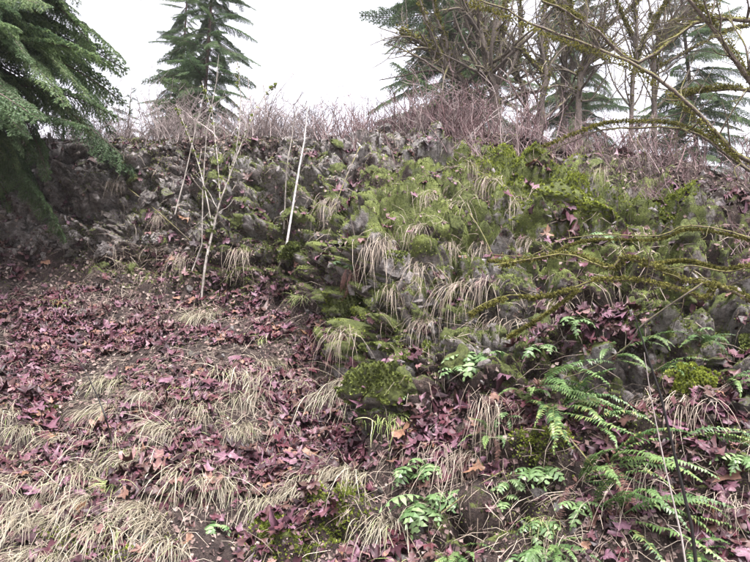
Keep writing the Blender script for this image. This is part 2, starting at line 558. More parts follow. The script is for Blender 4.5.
ROCK = [(980, 330, 220, 70, 0.6), (-150, 195, 330, 68, 1.0), (90, 195, 150, 62, 1.0), (235, 200, 95, 65, 0.75), (310, 215, 80, 75, 0.8), (390, 300, 75, 85, 1.0), (375, 385, 50, 40, 1.0),
        (480, 300, 110, 90, 0.75), (600, 380, 55, 35, 0.75), (700, 330, 80, 60, 0.8), (560, 215, 110, 60, 0.7), (650, 215, 110, 45, 0.6), (790, 350, 110, 90, 0.8),
        (335, 150, 80, 25, 0.8), (430, 155, 90, 30, 0.7), (540, 160, 80, 25, 0.6), (560, 520, 45, 40, 0.3), (730, 430, 50, 40, 0.5)]
MOSS = [(980, 350, 240, 110, 0.5), (1100, 500, 200, 120, .25), (255, 215, 85, 80, 0.6), (310, 225, 85, 80, 0.78), (390, 240, 110, 90, 0.72), (362, 320, 50, 75, 0.95), (378, 390, 50, 45, 0.95), (470, 190, 150, 60, 0.74), (520, 178, 55, 30, 0.85),
        (600, 215, 90, 45, 0.8), (665, 210, 50, 30, 0.75), (130, 215, 90, 70, 0.35), (430, 230, 130, 90, 0.82), (590, 240, 150, 90, 0.82), (690, 300, 110, 120, 0.7), (560, 370, 120, 60, 0.6), (150, 270, 100, 22, 0.55), (560, 260, 140, 90, 0.7), (700, 260, 100, 70, 0.7), (450, 300, 110, 100, 0.7), (250, 275, 90, 25, 0.6), (60, 262, 100, 22, 0.25), (335, 510, 35, 30, 0.75),
        (280, 540, 40, 25, 0.8), (680, 390, 30, 35, 0.85), (500, 470, 60, 30, 0.4), (560, 320, 150, 80, 0.55), (640, 430, 100, 40, 0.55), (720, 470, 60, 50, 0.5),
        (460, 340, 100, 70, 0.6), (545, 465, 50, 25, 0.6), (150, 150, 100, 22, 0.3), (730, 330, 80, 60, 0.6), (40, 420, 50, 18, 0.3), (470, 530, 60, 40, 0.5), (120, 500, 300, 60, 0.12)]
rockm = blobs(C0, R0, ROCK)
mossm = np.clip(blobs(C0, R0, MOSS) * 1.15, 0, 1)
fade = np.clip((R0 - ridge[None] + 4) / 14, 0, 1)
fade[NR:] = 0.25
N0 = gnormals(P0)
big = fbm(P0, 0.45, 3, 1)
f1, f2, rv, tl = cells(P0 * np.array([1, 1, 1.25]) + 0.25 * fbm(P0, 1.3, 2, 5)[..., None], 1.25, 20)
g1, g2, qv, ql = cells(P0 * np.array([1, 1, 1.3]) + 0.07 * fbm(P0, 3.5, 2, 6)[..., None], 3.6, 40)
h1, h2, hv_, hl = cells(P0 * np.array([1, 1, 1.15]) + 0.16 * fbm(P0, 1.7, 2, 8)[..., None], 2.0, 80)
e1, e2, ev, el = cells(P0 + 0.03 * fbm(P0, 9, 2, 7)[..., None], 8.5, 60)
crack = lambda a, b, w: 1 - np.clip((b - a) / w, 0, 1)
rocky = 0.34 * (rv - 0.5) + 0.34 * tl - 0.20 * crack(f1, f2, 0.15) + 0.17 * (qv - 0.5) + 0.17 * ql - 0.09 * crack(g1, g2, 0.16) + 0.06 * (ev - 0.5) + 0.065 * el - 0.03 * crack(e1, e2, 0.2)
dome = lambda f, w: np.sqrt(np.clip(1 - (f / w) ** 2, 0, 1))
lump = 0.34 * (dome(h1, 0.8) - 0.6) * (0.4 + 1.1 * hv_) + 0.20 * (dome(g1, 0.8) - 0.6) * (0.3 + 1.3 * qv) + 0.05 * (dome(e1, 0.85) - 0.6) - 0.08 * crack(h1, h2, 0.16) - 0.05 * crack(g1, g2, 0.18)
fine = 0.05 * fbm(P0, 2.2, 4, 9) + 0.012 * fbm(P0, 14, 3, 12)
disp = 0.16 * big + fine + rocky * np.clip(rockm * 1.05 - 0.25 * mossm, 0, 1) + lump * np.clip(mossm * 1.5, 0, 1.15)
q_ = P0[..., 2] * 1.55 + 0.9 * fbm(P0, 0.8, 3, 15) + 0.25 * P0[..., 0]
fq = q_ - np.floor(q_)
ledge = np.where(fq < 0.82, fq / 0.82, (1 - fq) / 0.18) - 0.5          # blocks that lean out, then step back
q2 = P0[..., 2] * 4.1 + 0.9 * fbm(P0, 2.0, 3, 16) - 0.5 * P0[..., 0]
fq2 = q2 - np.floor(q2)
ledge2 = np.where(fq2 < 0.8, fq2 / 0.8, (1 - fq2) / 0.2) - 0.5
disp = disp + (0.24 * ledge + 0.09 * ledge2) * np.clip(np.maximum(rockm, mossm * 0.9) * 1.3 - 0.25, 0, 1) * (0.6 + 0.5 * vnoise(P0, 0.9, 18))
disp = disp * fade
P = P0 + N0 * disp[..., None]
# hollows seen as dark holes under overhanging blocks
for (c, r, a, b, h) in [(378, 303, 16, 10, 0.42), (545, 147, 34, 9, 0.6), (430, 160, 24, 7, 0.45), (272, 213, 9, 12, 0.3), (225, 283, 22, 6, 0.25), (480, 205, 12, 8, 0.25),
                        (620, 140, 26, 9, 0.5), (640, 225, 14, 8, 0.3), (500, 355, 16, 8, 0.25), (345, 280, 8, 12, 0.3)]:
    P = P - N0 * (h * np.exp(-(((C0 - c) / a) ** 2 + ((R0 - r) / b) ** 2) ** 2))[..., None]
NG = gnormals(P)
NC = len(cc)
ii, jj = np.meshgrid(np.arange(P.shape[0] - 1), np.arange(NC - 1), indexing='ij')
Qd = np.stack([ii * NC + jj, ii * NC + jj + 1, (ii + 1) * NC + jj + 1, (ii + 1) * NC + jj], -1).reshape(-1, 4)
hill = obj("hillside", mesh("hillside", P.reshape(-1, 3), None, Qd, MAT['terrain'], {'rock': rockm, 'moss': mossm}))
tag(hill, "steep mossy rock cutting above a leaf-strewn slope", None, None, "structure")
gm = m_ground()
g = 100
gx = np.array([[-g, -g, 0], [g, -g, 0], [g, g, 0], [-g, g, 0]], float)
ground = obj("ground", mesh("ground", gx, None, [[0, 1, 2, 3]], gm))
tag(ground, "flat gravel ground at the foot of the slope", None, None, "structure")

PC, PR, PD = project(P)
FC, FR, FD, FP, FN = PC[:NR].ravel(), PR[:NR].ravel(), PD[:NR].ravel(), P[:NR].reshape(-1, 3), NG[:NR].reshape(-1, 3)
SMN = gnormals(np.stack([blur(P[..., k], 6, 0) for k in range(3)], -1))[:NR].reshape(-1, 3)


def hit(c, r):
    """first point of the hillside seen at a photo pixel, its fine normal and its smooth normal"""
    d = (FC - c) ** 2 + (FR - r) ** 2
    k = np.flatnonzero(d < 9)
    i = k[np.argmin(FD[k])] if len(k) else int(np.argmin(d))
    return FP[i].copy(), FN[i].copy(), SMN[i].copy()


def scatter(n, wgt):
    """n random places on the visible slope; wgt is a weight per square metre on the grid"""
    D = D0[:NR]
    wcol = np.gradient(cc)[None]
    wrow = np.abs(np.gradient(rr, axis=0))
    p = (wgt * D * D * wcol * wrow).ravel()
    p = p / p.sum()
    k = rng.choice(len(p), n, p=p)
    o = FP[k] + rng.normal(0, 0.012, (n, 3))
    return k, o, FN[k], SMN[k]


# ------------------------------------------------------------------ rocks set into the cliff
def rock_mesh(name, seed, mat, sub=4, cuts=13, rough=0.07):
    import bmesh
    r = np.random.default_rng(seed)
    bm = bmesh.new()
    bmesh.ops.create_icosphere(bm, subdivisions=sub, radius=1)
    V = np.array([v.co[:] for v in bm.verts])
    T = np.array([[v.index for v in f.verts] for f in bm.faces])
    bm.free()
    for _ in range(cuts):
        n = r.normal(size=3)
        n /= np.linalg.norm(n)
        h = r.uniform(0.32, 0.68)
        d = V @ n
        V = V - np.maximum(d - h, 0)[:, None] * n
    V = V * r.uniform([1.1, 0.9, 0.7], [1.75, 1.3, 1.2])
    nz = fbm(V + seed * 3.1, 1.6, 3, seed) * rough * 1.6 + fbm(V + seed, 6, 4, seed + 5) * rough * 0.7
    fa, fb, fr_, ft = cells(V + seed * 1.7, 2.6, seed)
    nz = nz + (0.16 * (fr_ - 0.5) + 0.12 * ft - 0.07 * (1 - np.clip((fb - fa) / 0.14, 0, 1))) * (1.0 if sub > 2 else 0)
    V = V * (1 + nz)[:, None]
    return mesh(name, V, T, None, mat, None, mat is MAT['rock_moss'])


RM = {k: [rock_mesh("rock", 100 + 10 * i + q, MAT[k], 4, 9 if k != 'rock_moss' else 4, 0.05 if k != 'rock_moss' else 0.16) for q in range(5)] for i, k in enumerate(('rock_bare', 'rock_half', 'rock_moss'))}


def rot_rand(r):
    a = r.normal(size=4)
    from mathutils import Quaternion
    q = Quaternion(a)
    q.normalize()
    return np.array(q.to_matrix())


wr = rockm[:NR] ** 1.2
k, o, n, sn = scatter(230, wr * (C0[:NR] > -60) * (C0[:NR] < 800))
for i in range(len(k)):
    ms = mossm[:NR].ravel()[k[i]] * 1.35 + rng.uniform(-0.25, 0.25)
    kind = 'rock_bare' if ms < 0.3 else ('rock_half' if ms < 0.6 else 'rock_moss')
    s = rng.uniform(0.04, 0.115) * (1.3 if rng.random() < 0.15 else 1)
    A = rot_rand(rng) * s
    obj("rock", RM[kind][rng.integers(5)], hill, mat44(A, o[i] - sn[i] * s * 0.35))
k, o, n, sn = scatter(60, np.clip(0.5 - rockm[:NR], 0, 1) * (C0[:NR] > 0) * (C0[:NR] < 750))
for i in range(len(k)):
    s = rng.uniform(0.03, 0.09)
    obj("rock", RM['rock_half'][rng.integers(5)], hill, mat44(rot_rand(rng) * s, o[i] - sn[i] * s * 0.3))

BOULDERS = [
    (350, 312, 0.30, 'rock_moss', "rounded boulder thick with moss at the outcrop's lower left edge", (1.0, .8, 1.25)),
    (366, 352, 0.26, 'rock_half', "grey boulder half covered in moss under the dark hollow", (1, .8, 1.1)),
    (398, 268, 0.22, 'rock_half', "grey block with a mossy cap just above the dark hollow", (1.1, .8, .9)),
    (372, 398, 0.24, 'rock_moss', "dark mossy boulder where the outcrop meets the leaf slope", (1.15, .8, 1.0)),
    (395, 378, 0.17, 'rock_half', "small lichen-grey rock on top of the dark mossy boulder", (1, .8, .9)),
    (430, 345, 0.20, 'rock_half', "grey angular rock below the hanging straw grass", (1.2, .8, .9)),
    (600, 212, 0.38, 'rock_moss', "broad bright green mossy hummock below the ridge thicket", (1.7, .9, .8)),
    (662, 208, 0.30, 'rock_moss', "mossy ledge beside the broad green hummock", (1.6, .8, .5)),
    (600, 380, 0.22, 'rock_bare', "bare blue-grey rock face above the sword ferns", (1, .7, 1.1)),
    (682, 388, 0.19, 'rock_moss', "upright yellow-green moss cushion beside the dark leaning stem", (.8, .8, 1.35)),
    (706, 393, 0.10, 'rock_bare', "small grey stone right beside the upright moss cushion", (1, .8, 1)),
    (745, 345, 0.24, 'rock_moss', "mossy boulder below the arching yellow branches", (1.1, .8, 1.1)),
    (283, 262, 0.2, 'rock_moss', "mossy rock at the foot of the white leaning stem", (1.2, .8, .8)),
    (45, 245, 0.34, 'rock_bare', "pale grey rock slab at the cliff foot under the conifer boughs", (1.7, .8, .6)),
    (130, 235, 0.33, 'rock_bare', "broad pale rock face at the cliff foot", (1.3, .8, .9)),
    (242, 345, 0.09, 'rock_bare', "small flat grey stone lying among the fallen leaves", (1.6, .9, .5)),
    (52, 405, 0.09, 'rock_moss', "small mossy stone in the leaf litter", (1.4, .9, .7)),
]
MOSSY = []
for q, (c, r, s, kd, lab, sc) in enumerate(BOULDERS):
    p, n, sn = hit(c, r)
    a = rng.uniform(-0.3, 0.3)
    s *= 0.8
    A = frames((sn * 0.6 + np.array([0, -0.1, 0.6]))[None])[0] @ rotmats(1, np.array([a]), np.array([rng.uniform(-.2, .2)]), np.array([rng.uniform(-.25, .25)]))[0] @ np.diag(np.array(sc) ** 0.7 * s)
    b = obj("mossy_boulder" if kd != 'rock_bare' else "boulder", RM[kd][q % 5], None, mat44(A, p - sn * s * 0.62))
    tag(b, lab, "rock")
    if kd != 'rock_bare':                                   # a fur of moss on its upper side
        me = b.data
        cv_ = np.empty(len(me.vertices) * 3, np.float32)
        me.vertices.foreach_get("co", cv_)
        cv_ = cv_.reshape(-1, 3)
        cv_ = cv_[rng.integers(0, len(cv_), 7000 if kd == 'rock_moss' else 2600)]
        nv = cv_ / np.linalg.norm(cv_, axis=1, keepdims=True)
        keep = nv @ A.T @ np.array([0, -.35, .95]) / s + 0.9 * fbm(cv_ + q * 7, 1.7, 3, 300 + q) > (-0.25 if kd == 'rock_moss' else 0.5)
        MOSSY.append((b, cv_[keep], nv[keep], s, np.array(sc), 'moss_bright' if q in (6, 7, 9) else 'moss_tuft'))

# broken stone lying on every ledge of the cliff, too small to pick apart
chip = rock_mesh("chip", 333, None, 1, 7, 0.05)
cv = np.empty(len(chip.vertices) * 3, np.float32)
chip.vertices.foreach_get("co", cv)
cv = cv.reshape(-1, 3)
ct = np.array([pl.vertices[:] for pl in chip.polygons])
bpy.data.meshes.remove(chip)
nch = 3600
k, o, n, sn = scatter(nch, np.clip(rockm[:NR] * 1.1 - 0.6 * mossm[:NR] + 0.25 * fbm(P[:NR], 1.5, 2, 91), 0, 1) * (C0[:NR] > -150) * (C0[:NR] < 880))
A = rotmats(nch, rng.uniform(0, 6.28, nch), rng.uniform(0, 6.28, nch), rng.uniform(0, 6.28, nch)) * (0.012 + 0.05 * rng.random(nch) ** 2.2)[:, None, None]
p = Parts()
p.many(cv, ct, A, o, rng.random(nch))
tag(obj("rock_chips", p.mesh("rock_chips", MAT['rock_bare'], False)), "small broken stone fragments littering the cliff ledges", "stones", None, "stuff")

# ------------------------------------------------------------------ moss tufts
tuft = 1.3 * np.array([[-.5, 0, 0], [.5, 0, 0], [.1, .1, 1.0], [0, -.5, 0], [0.1, .5, 0], [-.35, .1, .8], [-.4, -.35, 0], [.35, .4, 0], [.45, -.2, .75]])
tuft_t = [[0, 1, 2], [3, 4, 5], [6, 7, 8]]


for b, cv_, nv, s, sc, mm in MOSSY:
    m_ = len(cv_)
    A = frames(nv + rng.normal(0, .35, nv.shape)) @ rotmats(m_, rng.uniform(0, 6.28, m_), np.zeros(m_), np.zeros(m_)) * (rng.uniform(.010, .024, m_) / s)[:, None, None]
    p = Parts()
    p.many(tuft, tuft_t, A, cv_ * 0.99, np.clip(0.62 + 0.35 * fbm(cv_, 3, 2, 9) + rng.normal(0, .15, m_), 0.1, .999))
    obj("moss", p.mesh("moss", MAT[mm]), b)["kind"] = "stuff"


def tufts(name, n, wgt, s0, s1, mat, lab, cat):
    k, o, nn, sn = scatter(n, wgt)
    A = frames(nn * 0.7 + np.array([0, -0.1, 0.25]) + rng.normal(0, 0.25, nn.shape)) @ rotmats(n, rng.uniform(0, 6.28, n), np.zeros(n), np.zeros(n))
    s = rng.uniform(s0, s1, n) * (0.6 + 0.07 * FD[k])
    A = A * s[:, None, None] * np.array([0.8, 0.8, 1.0])
    p = Parts()
    p.many(tuft, tuft_t, A, o - nn * 0.006, np.clip(0.5 + 0.5 * fbm(o, 2.5, 2, 77) + rng.normal(0, 0.15, n), 0, 0.999))
    return tag(obj(name, p.mesh(name, mat)), lab, cat, None, "stuff")


inview = (C0[:NR] > -320) & (C0[:NR] < 1250)
pm = np.clip(mossm[:NR] + 0.5 * fbm(P[:NR], 2.0, 3, 31) - 0.15, 0, 1) * inview
tufts("moss", 108000, pm, 0.006, 0.015, MAT['moss_tuft'], "dull green moss furring the rocks of the outcrop and cliff", "moss")
BR = blobs(C0[:NR], R0[:NR], [(520, 178, 45, 22, 1), (595, 208, 45, 14, 1), (662, 205, 32, 8, 1), (335, 512, 28, 24, .8), (280, 540, 30, 18, .8), (682, 385, 14, 22, 1.0), (350, 318, 14, 22, .35), (90, 545, 60, 14, .2), (545, 462, 30, 14, .4), (640, 430, 50, 18, .25)])
tufts("bright_moss", 26000, BR * np.clip(0.55 + fbm(P[:NR], 3, 3, 35), 0, 1), 0.009, 0.022, MAT['moss_bright'], "bright yellow-green moss in patches on ledges and slope foot", "moss")

# ------------------------------------------------------------------ landmarks, to say in a label which of many things is meant
LMK = [("the small flat grey stone", 242, 345), ("the small mossy stone", 52, 405), ("the light green seedling", 217, 522), ("the bright green lobed clump", 424, 500), ("the dark mossy boulder", 372, 398),
       ("the dark twiggy seedling", 112, 440), ("the small bushy fern", 493, 432), ("the brown dead fern skirt", 350, 272), ("the bare blue-grey rock", 600, 380), ("the black leaning stem", 695, 555),
       ("the feathery pale fern", 614, 512), ("the leaf-capped bank plant", 473, 358), ("the dark hollow", 378, 303), ("the white alder stem", 288, 250), ("the forked mossy sapling", 200, 293),
       ("the broad green hummock", 600, 212), ("the thick pale trunk", 500, 134), ("the slender hazy conifer", 196, 141), ("the young small conifer", 322, 140), ("the straight dark maple stem", 561, 138),
       ("the grey spreading maple", 665, 155), ("the broad pale rock face", 130, 235), ("the pale grey rock slab", 45, 245), ("the upright moss cushion", 682, 388), ("the brown moss mound", 545, 465), ("the near conifer", 5, 300)]
LMP = np.array([hit(c, r)[0] for _, c, r in LMK])


def near(p):
    d = np.linalg.norm(LMP - p, axis=1)
    i = int(np.argmin(d))
    dz = p[2] - LMP[i][2]
    rel = "just above" if dz > 0.2 else ("just below" if dz < -0.2 else "beside")
    if d[i] > 1.3:
        rel = "well above" if dz > 0.2 else ("well below" if dz < -0.2 else "some way from")
    return rel + " " + LMK[i][0]


def size_word(v, a, b):
    return "small" if v < a else ("large" if v > b else "middling")


# ------------------------------------------------------------------ fallen maple leaves
half = [(0.0, -0.03), (0.20, -0.12), (0.40, -0.16), (0.33, 0.02), (0.50, 0.10), (0.64, 0.30), (0.44, 0.30), (0.22, 0.38), (0.30, 0.56), (0.24, 0.70), (0.11, 0.72), (0.0, 1.0)]
out2 = half + [(-x, y) for x, y in half[-2:0:-1]]
LV = np.array([(0, 0.2, 0)] + [(x, y, 0) for x, y in out2] + [(-0.012, 0.2, 0.005), (0.012, 0.2, 0.005), (0.03, -0.45, 0.05)], float)
no = len(out2)
LT = [[0, 1 + a, 1 + (a + 1) % no] for a in range(no)] + [[no + 1, no + 2, no + 3]]


def leaf_variant(seed):
    r = np.random.default_rng(seed)
    V = LV.copy()
    V[:, :2] *= r.uniform(0.8, 1.15, 2)
    V[1:no + 1, :2] += r.normal(0, 0.045, (no, 2))
    V[1:no + 1, :2] *= r.uniform(0.82, 1.12, (no, 1))
    x, y = V[:, 0], V[:, 1] - 0.3
    V[:, 2] += r.uniform(-0.5, 0.6) * x * x + r.uniform(-0.5, 0.5) * y * y + r.uniform(-0.5, 0.5) * x * y + r.uniform(-0.25, 0.4) * np.abs(x) + r.normal(0, 0.06, len(V)) * (np.hypot(x, y) > 0.25)
    e = np.hypot(x, y)
    V[:, 2] += np.where(e > 0.42, (e - 0.42) * r.uniform(-0.7, 0.8), 0)
    V[:, :2] *= 1 - np.clip(np.abs(V[:, 2:3]) * 0.5, 0, 0.3)
    if seed % 6 == 0:                                       # rolled up along the midrib
        kk = r.uniform(1.5, 3.8) * r.choice([-1, 1])
        V[:, 2] += (1 - np.cos(kk * V[:, 0])) / kk
        V[:, 0] = np.sin(kk * V[:, 0]) / kk
    if seed % 8 == 1:                                       # folded over across
        kk = r.uniform(1.2, 3.0) * r.choice([-1, 1])
        yy = V[:, 1] - 0.3
        V[:, 2] += (1 - np.cos(kk * yy)) / kk
        V[:, 1] = 0.3 + np.sin(kk * yy) / kk
    return V - np.array([0, 0.3, 0])


LVARS = np.stack([leaf_variant(500 + i) for i in range(28)])
LEAFB = [(60, 345, 220, 45, 0.5), (230, 338, 105, 36, 0.8), (140, 310, 80, 18, 0.3), (120, 420, 260, 120, 0.5), (300, 440, 90, 55, 1.0), (430, 470, 90, 60, .65), (300, 540, 200, 60, .55), (510, 450, 50, 45, .9), (600, 460, 55, 30, .45),
         (600, 540, 50, 35, .4), (590, 350, 60, 22, .6), (460, 300, 40, 16, .3), (440, 225, 60, 12, .12), (450, 420, 50, 22, .7), (480, 345, 30, 10, .4), (660, 470, 70, 60, .22), (740, 530, 50, 40, .6), (720, 430, 40, 25, .3), (385, 380, 50, 50, .12),
         (700, 190, 70, 30, .1), (560, 150, 220, 16, .1), (300, 150, 200, 16, .04), (520, 300, 200, 130, .05), (150, 200, 200, 60, .03), (-150, 420, 200, 200, .5), (850, 450, 120, 150, .4), (1080, 450, 260, 190, .35), (-300, 420, 150, 200, .4), (480, 520, 60, 40, .35)]
lw = blobs(C0[:NR], R0[:NR], LEAFB) * np.clip(0.5 + 1.15 * fbm(P[:NR], 1.7, 3, 51), 0.015, 1.3) * ((C0[:NR] > -380) & (C0[:NR] < 1300))
# leaves do not lie thick inside the mossy outcrop or on bare rock
NL = 24000
k, o, nn, sn = scatter(NL, lw)
size = (0.05 + 0.12 * rng.random(NL) ** 1.4) * np.where(rng.random(NL) < 0.12, 1.3, 1)
A = frames(sn * 0.8 + np.array([0, -0.1, 0.55]) + rng.normal(0, 0.2, (NL, 3))) @ rotmats(NL, rng.uniform(0, 6.28, NL), np.zeros(NL), np.where(rng.random(NL) < 0.4, math.pi, 0))
o = o + sn * (rng.uniform(0.002, 0.04, NL) + np.where(rng.random(NL) < 0.06, rng.uniform(0.02, 0.08, NL), 0))[:, None]
vi = rng.integers(28, size=NL)
cl = np.clip(rng.beta(1.6, 1.7, NL) + 0.18 * fbm(o, 1.2, 2, 88), 0, 0.999)
pc, pr, pdp = project(o)
vis = (pc > 4) & (pc < 746) & (pr > 4) & (pr < 558)
show = np.where(vis, size / pdp * np.abs(np.einsum('ni,ni->n', A[:, :, 2], (np.array([0, 0, EYE]) - o) / np.linalg.norm(o - np.array([0, 0, EYE]), axis=1)[:, None])), 0)
top = np.argsort(-show)[:300]
rest = np.ones(NL, bool)
rest[top] = False
ri = np.flatnonzero(rest)
p = Parts()
p.many(LVARS[vi[ri]], LT, A[ri] * size[ri][:, None, None], o[ri], cl[ri])
tag(obj("leaf_litter", p.mesh("leaf_litter", MAT['leaf_mix'])), "wet purplish maple leaves strewn thick over the slope", "leaves", None, "stuff")
# crumbs of dead leaf, bark and needles over all the soil
k, o, nn, sn = scatter(66000, np.clip(0.5 + 0.4 * fbm(P[:NR], 2.1, 2, 63) + 0.4 * lw - 0.5 * rockm[:NR], 0.05, 1.2) * ((C0[:NR] > -380) & (C0[:NR] < 1300)))
n = len(k)
A = frames(nn + rng.normal(0, .5, nn.shape)) @ rotmats(n, rng.uniform(0, 6.28, n), np.zeros(n), np.zeros(n)) * (rng.uniform(0.012, 0.045, n) * (0.6 + 0.06 * FD[k]))[:, None, None]
p = Parts()
p.many(np.array([[-.5, -.3, 0], [.4, -.5, .1], [.55, .35, -.05], [-.3, .5, .25]]), [[0, 1, 2, 3]], A, o + nn * 0.006, rng.random(n))
tag(obj("forest_debris", p.mesh("forest_debris", MAT['crumb'], False)), "crumbs of dead leaf and bark over the bare soil", "debris", None, "stuff")
LM = {m: [mesh("fallen_leaf", LVARS[q], LT, None, MAT[m], {'rnd': np.full(LVARS.shape[1], 0.0)}) for q in range(28)] for m in ('leaf_maroon', 'leaf_mauve', 'leaf_rust')}
LLAB = {'leaf_maroon': ("dark maroon wet maple leaf lying", "dark maroon fallen leaves"),
        'leaf_mauve': ("pale mauve wet maple leaf lying", "pale mauve fallen leaves"),
        'leaf_rust': ("rust-brown maple leaf lying", "rust-brown fallen leaves")}
for i in top:
    m = 'leaf_maroon' if cl[i] < 0.5 else ('leaf_rust' if rng.random() < 0.14 else 'leaf_mauve')
    tag(obj("fallen_leaf", LM[m][vi[i]], None, mat44(A[i] * size[i], o[i])), size_word(size[i], 0.105, 0.14) + " " + LLAB[m][0] + " " + near(o[i]), "leaf", LLAB[m][1])

# ------------------------------------------------------------------ grass tussocks
def tussock_mesh(name, seed, mat, nb=110, L=(0.12, 0.55), wd=0.005, hang=1.0):
    r = np.random.default_rng(seed)
    p = Parts()
    S = 7
    t = np.linspace(0, 1, S)
    gs = 0.8
    lean = r.uniform(-0.3, 0.3)
    for _ in range(nb):
        ln = r.uniform(*L) * (0.75 if r.random() < 0.3 else 1)
        az = r.normal(-math.pi / 2 + lean, 0.42) if r.random() < 0.8 else r.uniform(0, 6.28)
        d = np.array([math.cos(az), math.sin(az), 0])
        el = r.uniform(-0.2, 0.85)
        b0 = np.array([r.normal(0, 0.085), r.normal(0, 0.05), r.normal(0, .015)])
        v = d * math.cos(el) + np.array([0, 0, math.sin(el)])
        pos = [b0]
        g = r.uniform(0.16, 0.5) * hang
        for _s in range(S - 1):
            pos.append(pos[-1] + v * ln / (S - 1))
            v = v + np.array([r.normal(0, .11), r.normal(0, .11), -g if v[2] > -gs else 0.0])
            v /= np.linalg.norm(v)
        pos = np.array(pos)
        side = np.cross(pos[-1] - pos[0], [0.2, r.uniform(-1, 1), 0.9])
        side /= np.linalg.norm(side) + 1e-9
        w = wd * r.uniform(0.6, 1.4) * (1 - t ** 2 * 0.85)
        V = np.concatenate([pos + side * w[:, None] * 0.5, pos - side * w[:, None] * 0.5])
        i = np.arange(S - 1)
        p.add(V, None, np.stack([i, i + 1, S + i + 1, S + i], -1), min(r.random(), 0.94) if r.random() < 0.93 else 0.99)
    return p.mesh(name, mat)


TM = {'straw': [tussock_mesh("grass_tussock", 700 + q, MAT['straw']) for q in range(6)],
      'dry': [tussock_mesh("grass_tussock", 720 + q, MAT['dry'], 58, (0.2, 0.75), 0.0036, 1.8) for q in range(5)],
      'green': [tussock_mesh("grass_tussock", 740 + q, MAT['greengrass'], 70, (0.2, 0.42), 0.006, 0.8) for q in range(3)]}
for v in TM.values():
    for me in v:
        me.attributes.get('rnd')


def slope_matrix(p, sn, s, yaw=0.0, sink=0.02, up=0.75):
    A = frames((sn * (1 - up) + np.array([0, 0, 1.0]) * up)[None])[0] @ rotmats(1, np.array([yaw]), np.zeros(1), np.zeros(1))[0]
    # keep -y pointing horizontally down the slope
    return mat44(A * s, p - sn * sink)


def down_yaw(sn):
    h = np.array([sn[0], sn[1]])
    return math.atan2(h[1], h[0]) + math.pi / 2


def upright(p, sn, s, yaw=0.0, sink=0.02):
    a = down_yaw(sn) * 0.7 + yaw
    A = rotmats(1, np.array([a]), np.array([0.25]), np.zeros(1))[0]
    return mat44(A * s, p - sn * sink)


STRAW = [(190, 318), (213, 312), (103, 378), (128, 392), (88, 408), (112, 408), (150, 395), (272, 362), (255, 375), (240, 395), (180, 398), (205, 405), (160, 425), (100, 440), (130, 455), (18, 425), (8, 455), (40, 462), (60, 480), (108, 470), (84, 500),
         (200, 452), (225, 462), (180, 472), (330, 468), (347, 476), (318, 482), (122, 510), (150, 520), (100, 528), (30, 500), (12, 520), (55, 520), (208, 480), (235, 480), (290, 490), (240, 430), (285, 430), (60, 440), (20, 480), (140, 500),
         (385, 520), (270, 500), (165, 545), (5, 560), (45, 555), (75, 555), (300, 385), (330, 395), (225, 375)]
DRY = [(388, 238), (402, 232), (418, 228), (432, 236), (447, 245), (462, 240), (478, 250), (405, 262), (422, 270), (440, 280), (392, 290), (408, 305), (455, 285), (470, 300), (485, 285), (500, 230), (515, 200), (445, 315), (425, 318), (470, 330), (340, 335), (325, 350), (490, 395), (470, 385), (510, 405),
       (300, 470), (355, 450), (400, 450), (470, 450), (440, 440), (455, 465), (530, 240), (545, 190), (460, 200), (430, 195), (490, 180), (505, 320), (530, 335), (560, 305), (380, 250), (640, 470), (690, 400), (720, 500), (655, 400), (240, 250), (180, 260), (330, 200), (120, 180), (160, 215), (560, 160), (600, 165), (470, 165)]
DRY = DRY[:25:2] + DRY[25:]
GREEN = [(128, 448), (110, 480), (30, 465), (395, 420), (300, 300), (60, 300), (185, 385), (405, 560), (540, 520), (260, 335)]
STRAW += [(c + float(rng.uniform(-22, 22)), r + float(rng.uniform(-14, 14))) for c, r in STRAW[::3]]
for q, (c, r) in enumerate(STRAW):
    p, n, sn = hit(c + rng.uniform(-3, 3), r + rng.uniform(-3, 3))
    t = obj("grass_tussock", TM['straw'][q % 6], None, upright(p, sn, sz := rng.uniform(0.72, 1.2), rng.uniform(-.25, .25), -0.01))
    tag(t, size_word(sz, 0.88, 1.04) + " straw-coloured drooping grass tussock " + near(p), "grass", "straw tussocks on the leafy slope")
for q, (c, r) in enumerate(DRY):
    p, n, sn = hit(c + rng.uniform(-3, 3), r + rng.uniform(-3, 3))
    t = obj("grass_tussock", TM['dry'][q % 5], None, upright(p, sn, sz := rng.uniform(0.7, 1.1), rng.uniform(-.25, .25)))
    tag(t, size_word(sz, 0.83, 0.97) + " dry brownish grass tussock hanging limp " + near(p), "grass", "dry tussocks hanging on the rocks")
for q, (c, r) in enumerate(GREEN):
    p, n, sn = hit(c, r)
    t = obj("grass_tussock", TM['green'][q % 3], None, upright(p, sn, rng.uniform(0.6, 0.95), rng.uniform(-.4, .4)))
    tag(t, "short greenish grass tuft growing " + near(p), "grass", "greenish grass tufts")
